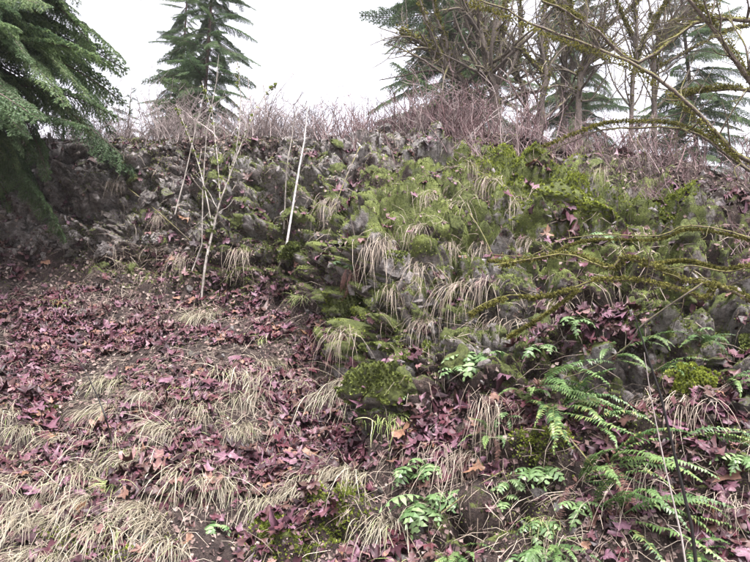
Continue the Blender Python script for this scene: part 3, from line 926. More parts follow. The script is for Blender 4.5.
# loose dead blades and rootlets too fine to count
k, o, nn, sn = scatter(21000, np.clip(0.35 + 0.5 * fbm(P[:NR], 1.8, 2, 61) - 0.3 * rockm[:NR], 0.04, 1) * inview)
n = len(k)
bl = np.array([[-.5, 0, 0], [.5, 0, 0], [.4, -.5, .22], [-.4, -.5, .22], [.1, -1, .1], [-.1, -1, .1]])
A = frames(sn + rng.normal(0, .3, sn.shape)) @ rotmats(n, rng.normal(0, 0.9, n), np.zeros(n), np.zeros(n))
ln = rng.uniform(0.08, 0.32, n)
A = A * np.stack([np.full(n, 0.0045), ln, ln], -1)[:, None, :]
p = Parts()
p.many(bl, [[0, 1, 2, 3], [3, 2, 4, 5]], A, o, rng.random(n))
tag(obj("dead_grass", p.mesh("dead_grass", MAT['dry'])), "loose dead grass blades scattered over the bank", "grass", None, "stuff")

# ------------------------------------------------------------------ ferns and leafy herbs
def frond_mesh(name, seed, mat, n=30, wide=0.105, arch=0.9, pw=0.026, el=0.9):
    r = np.random.default_rng(seed)
    s = np.linspace(0, 1, 13)
    ang = el - arch * s * 1.5
    y = np.concatenate([[0], np.cumsum(np.cos(ang[:-1]) / 12)])
    z = np.concatenate([[0], np.cumsum(np.sin(ang[:-1]) / 12)])
    x = r.uniform(-0.3, 0.3) * s ** 2
    P_ = np.stack([x, y, z], -1)
    p = Parts()
    p.tube(P_, 0.006 * (1 - 0.7 * s), 3, 0.3)
    for t in np.linspace(0.14, 0.985, n):
        b = np.array([np.interp(t, s, P_[:, q]) for q in range(3)])
        a = np.interp(t, s, ang)
        fwd = np.array([0, math.cos(a), math.sin(a)])
        upv = np.array([0, -math.sin(a), math.cos(a)])
        l = wide * (math.sin(math.pi * min(1, (t + 0.08)) ** 1.25) ** 0.7 if t < 0.92 else 0.42 * (1.02 - t) * 8) * r.uniform(0.85, 1.1)
        l = max(l, 0.012)
        for sd in (-1, 1):
            if r.random() < 0.06:
                continue
            d = np.array([sd * 0.93, 0, r.normal(0, .1)]) + fwd * 0.36 + upv * r.uniform(-0.32, 0.05)
            d /= np.linalg.norm(d)
            m = b + d * l * 0.45
            V = [b - fwd * pw * .25, b + fwd * pw * .35, m + fwd * pw * 0.5 + upv * .012, m - fwd * pw * 0.5 + upv * .012, b + d * l - upv * l * 0.16]
            p.add(V, [[3, 2, 4]], [[0, 1, 2, 3]], np.clip(r.normal(0.3, 0.12), 0, 0.6))
    return p.mesh(name, mat, False)


FM = [frond_mesh("frond", 800 + q, MAT['fern'], arch=a, el=e) for q, (a, e) in enumerate([(0.8, 0.7), (1.0, 1.0), (1.15, 0.9), (0.6, 0.35), (0.9, 0.55), (0.4, 0.1), (1.3, 0.6), (0.7, 0.9)])]
DM = [frond_mesh("dead_frond", 820 + q, MAT['dead_fern'], arch=1.5, el=-0.1) for q in range(3)]
# short broad polypody fronds: few wide lobes
PM = [frond_mesh("leaf", 840 + q, MAT['herb'], n=7, wide=0.30, arch=a, pw=0.125, el=e) for q, (a, e) in enumerate([(1.2, 0.8), (1.5, 0.9), (0.9, 0.5), (1.3, 0.3)])]


cp_ = Parts()
for q in range(9):                                          # brown stubs of old stalks the fronds rise from
    a_, e_ = q * 0.7, 0.5 + 0.1 * (q % 5)
    d_ = np.array([math.cos(a_) * math.cos(e_), math.sin(a_) * math.cos(e_), math.sin(e_)])
    cp_.tube([-d_ * 0.03, d_ * 0.03, d_ * 0.06 + np.array([0, 0, .01])], np.array([.012, .009, .004]), 4, q / 9)
CROWN = cp_.mesh("root_crown", MAT['dead_fern'])


def fern(c, r, size0, nf, az, spread, lab, meshes, name, part, dead=0, group=None, lift=0.0):
    size = size0 * (1.6 if meshes is FM else 1.45)
    p, n, sn = hit(c, r)
    e = empty(name, mat44(np.eye(3), p + np.array([0, 0, -0.02 + lift])))
    tag(e, lab, "fern" if meshes is FM else "plant", group)
    for q in range(nf):
        a = math.radians(az + spread * ((q + 0.5) / nf - 0.5) * 2) + rng.normal(0, 0.12)
        s = size * rng.uniform(0.72, 1.08)
        A = rotmats(1, np.array([a - math.pi / 2]), np.array([rng.normal(-0.12, 0.12)]), np.array([rng.normal(0, 0.18)]))[0]
        f = obj(part, meshes[rng.integers(len(meshes))], e, mat44(A * s, rng.normal(0, 0.012, 3)))
        f["rnd"] = 0
    obj("root_crown", CROWN, e, mat44(np.eye(3) * size * 1.6, np.zeros(3)))
    for q in range(dead):
        a = math.radians(-90) + rng.normal(0, 0.5)
        A = rotmats(1, np.array([a - math.pi / 2]), np.zeros(1), rng.normal(0, .3, 1))[0]
        obj("dead_frond", DM[q % 3], e, mat44(A * size * 0.8, np.zeros(3)))
    return e


# azimuth: 0 = to the right, -90 = out of the slope towards the track
for a in [
    (537, 383, 0.42, 9, -30, 60, "sword fern with long fronds trailing right, above the three hanging fronds"),
    (522, 402, 0.33, 4, -75, 35, "sword fern with a few parallel fronds hanging straight down over leaves"),
    (556, 408, 0.42, 9, -55, 60, "dense sword fern below the bare blue-grey rock face"),
    (585, 425, 0.30, 5, -35, 45, "small sword fern right of the dense fern clump"),
    (493, 432, 0.22, 7, -85, 70, "small bushy fern at the top of the purple leaf drift"),
    (608, 458, 0.45, 7, -42, 38, "large sword fern sending fronds down-right over dark leaves"),
    (578, 478, 0.36, 7, -50, 45, "sword fern with drooping fronds under a curled frond"),
    (614, 512, 0.46, 6, -30, 35, "pale green sword fern with a feathery frond spreading right"),
    (592, 512, 0.42, 4, -70, 25, "sword fern with yellow-green fronds hanging at the slope foot"),
    (672, 446, 0.36, 4, -20, 30, "fern with one long frond reaching right past the dark stem"),
    (616, 355, 0.24, 6, -80, 60, "light green fern under the mossy branches"),
    (655, 372, 0.26, 5, -40, 45, "fern beside the dark leaning stem on dark soil"),
    (700, 345, 0.20, 6, -70, 70, "small fern on the rock ledge below the yellow mossy branches"),
    (722, 380, 0.25, 6, -40, 60, "fern at the base of the dark crag"),
    (550, 545, 0.24, 6, -80, 60, "small fern at the slope foot beside the moss bank"),
    (690, 548, 0.24, 6, -70, 60, "small green fern at the foot of the dark leaning stem"),
    (455, 556, 0.26, 6, -90, 55, "grey-green fern at the foot of the lobed green plant"),
    (660, 505, 0.30, 4, -30, 40, "thin fern behind the feathery frond"),
    (640, 340, 0.22, 5, -60, 60, "dull fern beside the thin broken stick"),
]:
    fern(*a, FM, "sword_fern", "frond", 1 if a[3] == 7 else 0)
for a in [
    (424, 500, 0.24, 13, -90, 95, "large clump of bright green lobed leaves at the slope foot"),
    (445, 490, 0.16, 4, -60, 60, "lobed green leaves just right of the large bright clump"),
    (422, 462, 0.22, 5, -110, 70, "pale green lobed plant sprouting from purple leaves"),
    (408, 470, 0.17, 3, -95, 40, "small yellow-green plant above the large bright clump"),
    (473, 358, 0.23, 11, -80, 85, "light green lobed plant capped with purple leaves on a bank"),
    (455, 372, 0.15, 4, -110, 50, "small lobed plant left of the leaf-capped bank"),
    (398, 398, 0.17, 5, -90, 70, "green sprig beside the dark mossy boulder"),
    (535, 470, 0.19, 7, -80, 80, "green lobed plant on the brown moss mound"),
    (510, 478, 0.14, 4, -100, 60, "few green leaves left of the brown moss mound"),
    (575, 502, 0.15, 6, -85, 70, "small feathery plant in the dark hollow between ferns"),
    (533, 522, 0.14, 5, -90, 60, "green leaves hanging on the dark earth bank"),
    (520, 552, 0.17, 5, -70, 60, "light green plant at the foot of the dark earth bank"),
    (550, 552, 0.14, 4, -80, 60, "green sprout beside the small fern at the slope foot"),
    (217, 522, 0.17, 5, -90, 70, "light green seedling among straw tussocks"),
    (500, 495, 0.13, 4, -95, 60, "tiny plant on the leafy bank below the bushy fern"),
    (738, 455, 0.17, 6, -90, 70, "green leaves on the right bank beside purple leaves"),
    (690, 340, 0.16, 7, -90, 90, "grey-green leafy plant on the crag ledge"),
    (600, 235, 0.14, 5, -90, 80, "small leafy plant below the broad green hummock"),
    (570, 325, 0.17, 5, -60, 60, "drooping grey-green leaves under the mossy branches"),
    (540, 345, 0.16, 4, -90, 60, "silvery green leaves over the dark gap in the bank"),
    (505, 410, 0.12, 4, -90, 60, "small green leaves beside the parallel hanging fronds"),
    (345, 268, 0.20, 6, -60, 90, "pale fern tuft on top of the brown dead fern skirt"),
]:
    fern(*a, PM, "leafy_plant", "leaf")
# skirt of dead fronds on the outcrop
p, n, sn = hit(350, 272)
e = empty("dead_fern", mat44(np.eye(3), p + np.array([0, -0.06, 0.04])))
tag(e, "dark brown skirt of dead fern fronds hanging on the mossy outcrop", "fern")
for q in range(11):
    A = rotmats(1, np.array([rng.normal(0, 1.0) + math.pi]), np.array([-0.5]), np.array([0]))[0]
    obj("frond", DM[q % 3], e, mat44(A * rng.uniform(0.22, 0.36), rng.normal(0, 0.04, 3)))

# ------------------------------------------------------------------ thickets on the ridge
def shrub_mesh(name, seed, mat, ns, h, spread, rad, side):
    r = np.random.default_rng(seed)
    p = Parts()
    for _ in range(ns):
        a = r.uniform(0, 6.28)
        l = h * r.uniform(0.45, 1.1)
        b = np.array([r.normal(0, .16), r.normal(0, .12), -0.1])
        v = np.array([math.cos(a) * spread * r.uniform(0, 2), math.sin(a) * spread * r.uniform(0, 2), 1.0])
        pts = [b]
        for _s in range(5):
            v = v + np.array([r.normal(0, .15) + .06 * v[0], r.normal(0, .15), r.normal(0, .06)])
            v /= np.linalg.norm(v)
            pts.append(pts[-1] + v * l / 5)
        pts = np.array(pts)
        q = r.random()
        p.tube(pts, rad * np.linspace(1, 0.3, 6) * r.uniform(.7, 1.3), 3, q)
        for _t in range(int(side * r.uniform(.6, 1.4))):
            f = r.uniform(0.3, 0.98)
            o_ = np.array([np.interp(f, np.linspace(0, 1, 6), pts[:, z]) for z in range(3)])
            aa = r.uniform(0, 6.28)
            dv = np.array([math.cos(aa), math.sin(aa), r.uniform(0.3, 1.2)])
            dv /= np.linalg.norm(dv)
            ll = l * r.uniform(.1, .32)
            m1 = o_ + dv * ll * .5 + r.normal(0, .02, 3)
            p.tube([o_, m1, o_ + dv * ll + np.array([0, 0, .05 * ll])], rad * np.array([.5, .4, .2]), 3, q)
    return p.mesh(name, mat)


SH = {'red': [shrub_mesh("shrub", 900 + q, MAT['stem_red'], 15, 1.05, 0.4, 0.009, 4) for q in range(5)],
      'grey': [shrub_mesh("shrub", 920 + q, MAT['stem_grey'], 18, 1.15, 0.4, 0.008, 8) for q in range(5)]}


def ridge_point(c, b):
    """ground point at column c, b metres behind the ridge (negative: on the face)"""
    i = int(np.argmin(np.abs(cc - c)))
    if b >= 0:
        col = P[NR - 1:, i]
        y = P[NR - 1, i, 1] + b
    else:
        col = P[NR - 140:NR, i]
        y = P[NR - 1, i, 1] + b
    kk = int(np.argmin(np.abs(col[:, 1] - y)))
    return col[kk].copy()


for q in range(270):
    c = rng.uniform(-40, 790) if q % 3 else rng.uniform(70, 480)
    red = (c > 330 and rng.random() < 0.85) or rng.random() < 0.12
    b = rng.uniform(-0.5 if c > 340 else 0.05, 2.8)
    p = ridge_point(c, b)
    s = rng.uniform(0.65, 1.12)
    if 335 < c < 400:
        s *= 0.75
    if c > 560:
        s *= 0.85
    o = obj("shrub", SH['red' if red else 'grey'][q % 5], None, mat44(rotmats(1, rng.uniform(0, 6.28, 1), rng.normal(0, .1, 1), rng.normal(0, .1, 1))[0] * s, p))
    if red:
        tag(o, size_word(s, 0.76, 0.98) + " leafless red-caned ridge shrub " + near(p), "shrub", "red cane shrubs along the ridge")
    else:
        tag(o, size_word(s, 0.76, 0.98) + " leafless grey twiggy ridge shrub " + near(p), "shrub", "grey twig shrubs along the ridge")
for q in range(20):
    c, r = rng.uniform(470, 760), 0
    b = rng.uniform(-1.9, -0.3)
    p = ridge_point(c, b)
    o = obj("shrub", SH['red'][q % 5], None, mat44(rotmats(1, rng.uniform(0, 6.28, 1), np.array([0.25]), rng.normal(0, .15, 1))[0] * rng.uniform(0.3, 0.5), p))
    tag(o, "short reddish cane shrub on the upper face " + near(p), "shrub", "short red shrubs on the upper face")

# ------------------------------------------------------------------ trees
def conifer_branch(seed, L=2.0, droop=0.32):
    r = np.random.default_rng(seed)
    wood, nd = Parts(), Parts()
    ax = np.linspace(0, 1, 14)
    A = np.stack([ax * L, 0.06 * L * np.sin(ax * 3 + r.uniform(0, 6)) * ax, 0.10 * L * ax - droop * L * ax ** 2], -1)
    wood.tube(A, 0.018 * (1 - 0.9 * ax) + 0.002, 5)
    NB, ND, NL, NRn = [], [], [], []

    def needles(pts, dens, ln, rn):
        seg = np.diff(pts, axis=0)
        for a, s in zip(pts[:-1], seg):
            l = np.linalg.norm(s)
            m = max(2, int(l * dens))
            t = np.linspace(0, 1, m, endpoint=False)[:, None]
            b = a + t * s
            u = s / (l + 1e-9)
            sd = np.cross(u, [0, 0, 1.0])
            sd /= np.linalg.norm(sd) + 1e-6
            for sg in (-1, 1):
                d = sd * sg * 0.85 + u * 0.5 + r.normal(0, .22, (m, 3))
                NB.append(b)
                ND.append(d)
                NL.append(np.full(m, ln) * r.uniform(.7, 1.2, m))
                NRn.append(np.full(m, rn))

    needles(A[4:], 120, 0.028, 0.3)
    for t in np.arange(0.12, 0.99, 0.036):
        for sg in (-1, 1):
            b = np.array([np.interp(t, ax, A[:, q]) for q in range(3)])
            bl_ = (0.36 * (1 - t) ** 0.6 + 0.06) * L * 0.55 * r.uniform(.7, 1.15) * min(1, t * 4)
            an = math.radians(r.uniform(42, 62)) * sg
            d = np.array([math.cos(an), math.sin(an), r.uniform(-.15, .1)])
            pts = [b]
            for q in range(4):
                pts.append(pts[-1] + d * bl_ / 4)
                d = d + np.array([0.05, 0, -0.24 - 0.16 * r.random()])
                d /= np.linalg.norm(d)
            pts = np.array(pts)
            wood.tube(pts, 0.0035 * np.linspace(1, .3, 5), 3)
            rn = np.clip(r.normal(0.35, .12), 0, .7)
            needles(pts, 120, 0.026, rn)
            for f in np.arange(0.15, 0.98, 0.055 / max(bl_, 0.1)):
                for s2 in (-1, 1):
                    o_ = np.array([np.interp(f, np.linspace(0, 1, 5), pts[:, q]) for q in range(3)])
                    k_ = min(int(f * 4), 3)
                    u = pts[k_ + 1] - pts[k_]
                    u /= np.linalg.norm(u)
                    a2 = math.radians(48) * s2 * sg
                    dv = np.array([u[0] * math.cos(a2) - u[1] * math.sin(a2), u[0] * math.sin(a2) + u[1] * math.cos(a2), u[2] - 0.38])
                    l2 = (0.14 * (1 - f) + 0.05) * r.uniform(.7, 1.2) * min(1, bl_ * 3)
                    needles(np.array([o_, o_ + dv * l2 * .5, o_ + dv * l2 + np.array([0, 0, -.12 * l2])]), 115, 0.024, np.clip(rn + r.normal(0.08, .08) + 0.12 * f, 0, .8))
    B, Dv, Ln, Rn = np.concatenate(NB), np.concatenate(ND), np.concatenate(NL), np.concatenate(NRn)
    Dv /= np.linalg.norm(Dv, axis=1, keepdims=True)
    sd = np.cross(Dv, r.normal(size=Dv.shape) + np.array([0, 0, 1.5]))
    sd /= np.linalg.norm(sd, axis=1, keepdims=True) + 1e-9
    V = np.stack([B - sd * 0.0052, B + sd * 0.0052, B + Dv * Ln[:, None]], 1)
    nd.add(V.reshape(-1, 3), np.arange(len(B) * 3).reshape(-1, 3), None, np.repeat(Rn, 3))
    return wood.mesh("branch", MAT['bark_conifer']), nd.mesh("foliage", MAT['needle'], False)


CB = [conifer_branch(1000 + q, 2.0, dr) for q, dr in enumerate((0.22, 0.32, 0.42))]


def conifer(base, height, r0, nb, bl, z0, lab, tilt=(0, 0), az_bias=None, droop=0.0, seed=0, tip=True, group=None):
    r = np.random.default_rng(seed)
    e = empty("conifer", mat44(np.eye(3), base))
    tag(e, lab, "tree", group)
    t = np.linspace(0, 1, 12)
    path = np.stack([tilt[0] * t * height, tilt[1] * t * height, t * height - 0.3], -1)
    p = Parts()
    p.tube(path, r0 * (1 - 0.93 * t), 9)
    obj("trunk", p.mesh("trunk", MAT['bark_conifer']), e)
    for q in range(nb):
        f = z0 + (1 - z0) * ((q + r.random() * .8) / nb)
        f = min(f, 0.985)
        o_ = np.array([np.interp(f, t, path[:, z]) for z in range(3)])
        a = q * 2.399 + r.normal(0, .3)
        if az_bias is not None and r.random() < az_bias[1]:
            a = math.radians(az_bias[0]) + r.normal(0, 0.75)
        l = bl * (1 - (f - z0) / (1 - z0) * 0.92) ** 0.8 * r.uniform(.45, 1.15)
        gap = float(vnoise(np.array([[f * height * 0.9, math.cos(a) * 1.4 + seed, math.sin(a) * 1.4]]), 1.0, seed)[0])
        if gap < (-0.9 if seed in (5, 21, 27) else -0.5):
            continue
        l *= 1.0 + 0.3 * gap
        el = -0.05 + 0.55 * (f - 0.5) - droop + r.normal(0, .22)
        A = rotmats(1, np.array([a]), np.zeros(1), np.array([-el]))[0] * (l / 2.0)
        A = A @ rotmats(1, np.zeros(1), np.array([r.normal(0, .45)]), np.zeros(1))[0]
        w_, n_ = CB[r.integers(3)]
        b = obj("branch", w_, e, mat44(A, o_))
        obj("foliage", n_, b)
    return e


# near conifer whose trunk stands just outside the left edge; its boughs hang into view
pb, n, sn = hit(-62, 330)
conifer(pb, 14.5, 0.17, 310, 2.4, 0.215, "near dark conifer with drooping boughs overhanging the leafy slope", (0.0, 0), (-20, 0.6), 0.12, 5)


def on_ridge(c, D):
    i = int(np.argmin(np.abs(cc - c)))
    b = max(0.3, D - D0[NR - 1, i])
    p = ridge_point(c, b)
    p[0] = W(c, 130, D)[0]
    return p


conifer(on_ridge(196, 18), 17, 0.07, 360, 1.75, 0.1, "slender hazy conifer behind the ridge above the grey cliff", (0.01, 0), None, 0.1, 21)
conifer(on_ridge(322, 17), 2.0, 0.035, 40, 0.75, 0.05, "young small conifer standing alone on the ridge brush", (0, 0), None, 0.0, 22)
conifer(on_ridge(462, 19), 17, 0.12, 330, 3.3, 0.09, "broad conifer behind the leaning mossy trunks with boughs sweeping left", (0.0, 0), (180, 0.3), 0.1, 23)
conifer(on_ridge(590, 22), 16.0, 0.13, 260, 3.0, 0.1, "pale distant conifer behind the dense maple stems", (0, 0), None, 0.1, 24)
conifer(on_ridge(700, 20), 15.0, 0.10, 230, 2.8, 0.06, "soft green conifer behind the mossy arching limb", (0, 0), None, 0.08, 25)
conifer(on_ridge(168, 21), 15, 0.07, 280, 1.8, 0.1, "leafy conifer standing left of and behind the slender hazy one", (-0.01, 0), None, 0.12, 27)
conifer(on_ridge(120, 24), 7.5, 0.12, 90, 2.1, 0.1, "far pale conifer between the near boughs and slender conifer", (0, 0), None, 0.08, 26)


def grow(p, path, r0, depth, r, sides=5, dens=1.0, tw=0.35, gravity=0.0, lmax=1.0, rend=0.25):
    """a limb along a given path with its own side branches; everything in one mesh"""
    n = max(6, len(path) * 3) if r0 > 0.02 or depth > 1 else (6 if depth else 4)
    pts = smooth_path(path, n)
    L = np.linalg.norm(np.diff(pts, axis=0), axis=1).sum()
    pts = pts + np.cumsum(r.normal(0, 0.016 * L / n ** .5, pts.shape), axis=0) * np.linspace(0, 1, n)[:, None]
    rad = r0 * (1 - (1 - rend) * np.linspace(0, 1, n))
    p.tube(pts, rad * r.uniform(0.9, 1.12, n), sides, r.random())
    if depth <= 0:
        return
    m = int(L * dens * r.uniform(.8, 1.2) / (0.32 if depth > 1 else 0.2)) + 1
    for _ in range(m):
        f = r.uniform(0.22, 1.0)
        k_ = min(int(f * (n - 1)), n - 2)
        d = pts[k_ + 1] - pts[k_]
        d /= np.linalg.norm(d) + 1e-9
        dv = d * 0.55 + r.normal(0, 0.6, 3) + np.array([0, 0, tw])
        dv /= np.linalg.norm(dv)
        l = min(lmax, L * 0.5) * r.uniform(0.3, 1.0) * (1.1 - 0.6 * f)
        q = [pts[k_]]
        for _s in range(3):
            q.append(q[-1] + dv * l / 3)
            dv = dv + r.normal(0, .25, 3) + np.array([0, 0, 0.10 - gravity])
            dv /= np.linalg.norm(dv)
        grow(p, np.array(q), rad[k_] * (0.44 if depth > 1 else 0.36), depth - 1, r, max(3, sides - 1), dens, tw, gravity, lmax * 0.55, 0.3)


def moss_clumps(paths, r0, n, s, r, mat, name, parent):
    p = Parts()
    for path in paths:
        pts = smooth_path(path, 40)
        m = n
        tt = r.random(m) * 38.99
        k_ = tt.astype(int)
        keep = vnoise(pts[k_] * 1.0, 6.0, 5) > -0.45
        u = pts[k_] + (pts[k_ + 1] - pts[k_]) * (tt - k_)[:, None] + r.normal(0, r0 * 0.55, (m, 3)) + np.array([0, 0, r0 * 0.3])
        A = rotmats(m, r.uniform(0, 6.28, m), r.normal(0, 1.0, m), r.normal(0, 1.0, m)) * (s * r.uniform(.5, 1.3, m))[:, None, None]
        p.many(tuft, tuft_t, A[keep], u[keep], r.random(int(keep.sum())))
    return obj(name, p.mesh(name, mat), parent)


def maple(name, lab, cat, base, limbs, mat, depth=2, dens=1.0, lmax=1.3, seed=0, group=None, moss=0, mossmat='moss_tuft', tw=0.35, gravity=0.0, part0="trunk", ms=0.05):
    """limbs: list of (path, base radius); the first is the trunk"""
    r = np.random.default_rng(seed)
    e = empty(name, mat44(np.eye(3), base))
    tag(e, lab, cat, group)
    for q, (path, r0) in enumerate(limbs):
        path = np.asarray(path) - base
        p = Parts()
        grow(p, path, r0, depth, r, 8 if r0 > 0.05 else 5, dens, tw, gravity, lmax)
        lb = obj(part0 if q == 0 else "limb", p.mesh("limb", MAT[mat]), e)
        if moss:
            moss_clumps([path], r0 * 1.0, moss, ms, r, MAT[mossmat], "moss", lb)["kind"] = "stuff"
    return e


def px(L, D, dD=0.0, wob=0.0):
    L = np.asarray(L, float)
    L = L + rng.normal(0, 1, L.shape) * wob
    return W(L[:, 0], L[:, 1], D + dD * np.linspace(0, 1, len(L)))


def rooted(L, D, dD=0.0):
    """a trunk path whose foot is on the ground behind the ridge"""
    b = on_ridge(L[0][0], D)
    return b, np.concatenate([(b - np.array([0, 0, 0.15]))[None], px(L[1:], D, dD)])


for q, (L, D, r0, lab, extra) in enumerate([
    ([(500, 130), (495, 100), (487, 56), (475, 20), (467, 0), (455, -60)], 14.0, 0.125, "thick pale trunk leaning left on the ridge, mossy maple", [[(487, 56), (500, 20), (515, -20)]]),
    ([(478, 132), (467, 97), (452, 72), (439, 56), (418, 40), (400, 30)], 14.5, 0.10, "bare maple leaning far left over the ridge with crooked boughs", [[(452, 72), (446, 41), (437, 15), (430, -30)], [(439, 56), (428, 25), (415, -10)]]),
    ([(530, 132), (526, 105), (515, 75), (503, 50), (497, 35), (490, -10)], 15.0, 0.075, "thin bare maple leaning left between the thick pale trunk and dark stem", [[(515, 75), (522, 40), (520, 0)]]),
    ([(538, 134), (541, 110), (546, 75), (543, 37), (548, -10)], 14.0, 0.085, "dark upright mossy maple stem with a crook", [[(546, 75), (530, 60), (512, 38), (500, 28)]]),
    ([(561, 136), (563, 97), (564, 48), (566, 0), (570, -50)], 15.0, 0.09, "straight dark maple stem behind the long arching limb", [[(564, 60), (580, 30), (590, -10)]]),
    ([(572, 138), (579, 86), (590, 60), (600, 30), (612, -10)], 14.5, 0.08, "mossy maple leaning right on the ridge", [[(590, 60), (575, 35), (570, 0)], [(600, 30), (630, 10), (650, -15)]]),
    ([(628, 145), (632, 90), (636, 50), (634, 0), (630, -40)], 13.5, 0.055, "slender mossy maple stem rising behind the arching limb", [[(636, 60), (650, 30), (668, 0)], [(634, 40), (620, 10), (612, -20)]]),
    ([(665, 150), (655, 90), (660, 45), (680, 20), (720, 5)], 15.5, 0.07, "grey maple whose boughs spread right against the sky", [[(655, 70), (690, 50), (730, 30), (760, 25)], [(660, 45), (650, 10), (645, -20)]]),
]):
    b, path = rooted(L, D)
    maple("maple_tree", lab, "tree", b, [(path, r0)] + [(px(x, D), r0 * 0.55) for x in extra], 'bark_maple', 3, 2.5, 2.2, 40 + q, None, 700, 'moss_branch', 0.3, 0.02, ms=0.035)

# big mossy maple standing just outside the right edge; its limbs arch across the picture
pb, n, sn = hit(845, 330)
TR = np.array([pb - np.array([0, 0, .2]), W(835, 250, 6.6), W(830, 190, 6.6), W(832, 100, 6.6), W(840, 0, 6.6), W(845, -150, 6.7)])
maple("mossy_maple", "large mossy maple with long bare limbs arching over the upper right face", "tree", pb, [
    (TR, 0.17),
    (np.concatenate([TR[2:3], px([(775, 172), (740, 158), (727, 149), (703, 125), (669, 96), (635, 71), (591, 52), (544, 35), (500, 15), (470, 5)], 6.3, -0.7)]), 0.028),
    (np.concatenate([TR[2:3], px([(770, 180), (735, 160), (703, 134), (669, 123), (642, 122), (608, 123), (581, 132), (544, 147)], 6.5, -0.3)]), 0.018),
    (np.concatenate([TR[3:4], px([(780, 110), (752, 82), (735, 55), (715, 25), (695, 0), (670, -50)], 6.4, -0.3)]), 0.042),
    (np.concatenate([TR[3:4], px([(775, 95), (740, 88), (703, 90), (680, 95)], 6.8)]), 0.03),
    (np.concatenate([TR[4:5], px([(760, 20), (700, 20), (640, 62), (595, 29), (573, 15), (542, 0)], 6.9, -0.6)]), 0.03),
], 'bark_mossy', 3, 2.4, 1.0, 71, None, 2400, 'moss_branch', 0.1, 0.06, ms=0.012)

pb, n, sn = hit(800, 385)
B0 = pb - np.array([0, 0, .15])
maple("vine_maple", "low vine maple with yellow mossy branches arching left over the dark bank", "shrub", pb, [
    (np.concatenate([B0[None], px([(790, 335), (750, 300), (716, 286), (683, 276), (662, 271), (632, 263), (608, 263), (568, 264), (500, 268)], 4.7, 0.1, 4.0)]), 0.020),
    (np.concatenate([px([(716, 286), (703, 300), (669, 291), (628, 283), (605, 281), (584, 286), (551, 296), (500, 305), (470, 312)], 4.7, 0.1, 4.0)]), 0.015),
    (np.concatenate([B0[None], px([(795, 300), (750, 271), (720, 264), (689, 263), (662, 263), (630, 268)], 4.8, 0.2, 4.0)]), 0.011),
    (np.concatenate([B0[None], px([(800, 280), (760, 245), (703, 234), (652, 237), (585, 242), (534, 252), (480, 262)], 4.9, 0.2, 4.0)]), 0.008),
    (px([(584, 286), (560, 305), (530, 325), (508, 338)], 4.75, 0.1), 0.008),
], 'bark_vine', 2, 1.3, 0.6, 72, None, 2600, 'moss_branch', 0.1, 0.0, "branch", ms=0.013)

# ------------------------------------------------------------------ saplings and sticks on the face
def stem(name, lab, cat, L, D, r0, mat, depth, dens, seed, lmax=0.7, extra=(), dD=0.0, moss=0, rend=0.3):
    p0, n, sn = hit(*L[0])
    path = np.concatenate([(p0 - np.array([0, 0, .08]))[None], px(L[1:], D, dD)])
    return maple(name, lab, cat, p0, [(path, r0)] + [(px(x, D), r0 * .6) for x in extra], mat, depth, dens, lmax, seed, None, moss, 'moss_tuft', 0.5, 0.0, "stem", ms=0.035)


stem("alder_sapling", "white straight alder stem leaning right at the cliff foot", "tree", [(288, 250), (291, 216), (298, 167), (302, 140), (304, 111), (312, 80)], 8.9, 0.0185, 'bark_pale', 1, 0.35, 81, 0.5)
stem("alder_sapling", "thin pale stem rising just left of the white alder stem", "tree", [(284, 226), (287, 167), (292, 140), (294, 125), (301, 92)], 9.0, 0.010, 'bark_palemoss', 2, 0.5, 82, 0.4)
stem("alder_sapling", "crooked white and mossy forked sapling in front of the grey cliff", "tree", [(200, 293), (206, 262), (213, 232), (220, 202), (229, 178), (235, 149), (239, 100), (236, 60)], 9.3, 0.020, 'bark_palemoss', 2, 0.8, 83, 0.7,
     [[(220, 202), (217, 160), (210, 110), (200, 80)], [(229, 178), (243, 140), (262, 100), (275, 85)], [(213, 232), (205, 190), (190, 140), (175, 105)]], 0.0, 40)
stem("alder_sapling", "thin pale pole leaning right across the grey cliff", "tree", [(173, 211), (187, 167), (198, 118), (205, 82)], 10.1, 0.012, 'bark_palemoss', 2, 0.3, 84, 0.4)
stem("sapling", "slim bare sapling rising through the ridge brush above the grey cliff", "tree", [(190, 268), (204, 233), (202, 160), (215, 90), (222, 50)], 9.6, 0.012, 'bark_palemoss', 1, 0.5, 85, 0.6)
stem("sapling", "thin bare stem standing on the dry grass of the outcrop", "tree", [(498, 300), (503, 262), (497, 222), (502, 180)], 6.9, 0.005, 'stem_grey', 1, 0.5, 86, 0.3, (), 0.6)
stem("sapling", "fine bare twig rising from the upper mossy face", "tree", [(447, 185), (455, 160), (452, 120), (456, 95)], 10.5, 0.008, 'bark_palemoss', 1, 0.7, 87, 0.4)
# leaning stems at the right
stem("leaning_stem", "thin black leaning stem in front of the fern bank", "stick", [(706, 640), (698, 562), (675, 454), (651, 375), (633, 319)], 3.5, 0.0125, 'stem_dark', 0, 0, 88, rend=0.6)
stem("leaning_stem", "thin pale grey stem leaning beside the black stem", "stick", [(694, 645), (686, 562), (661, 440), (644, 351)], 3.6, 0.007, 'stem_pale', 1, 0.25, 89, 0.2)
L = px([(704, 285), (683, 295), (666, 310), (642, 330), (625, 345), (590, 368), (555, 378)], 4.6, 0.4)
e = empty("broken_stick", mat44(np.eye(3), L[-1]))
tag(e, "thin broken stick propped against the yellow mossy branches", "stick")
p = Parts()
p.tube(smooth_path(L - L[-1] + rng.normal(0, .012, L.shape), 24), np.linspace(.008, .004, 24), 6)
obj("stick", p.mesh("stick", MAT['bark_maple']), e)
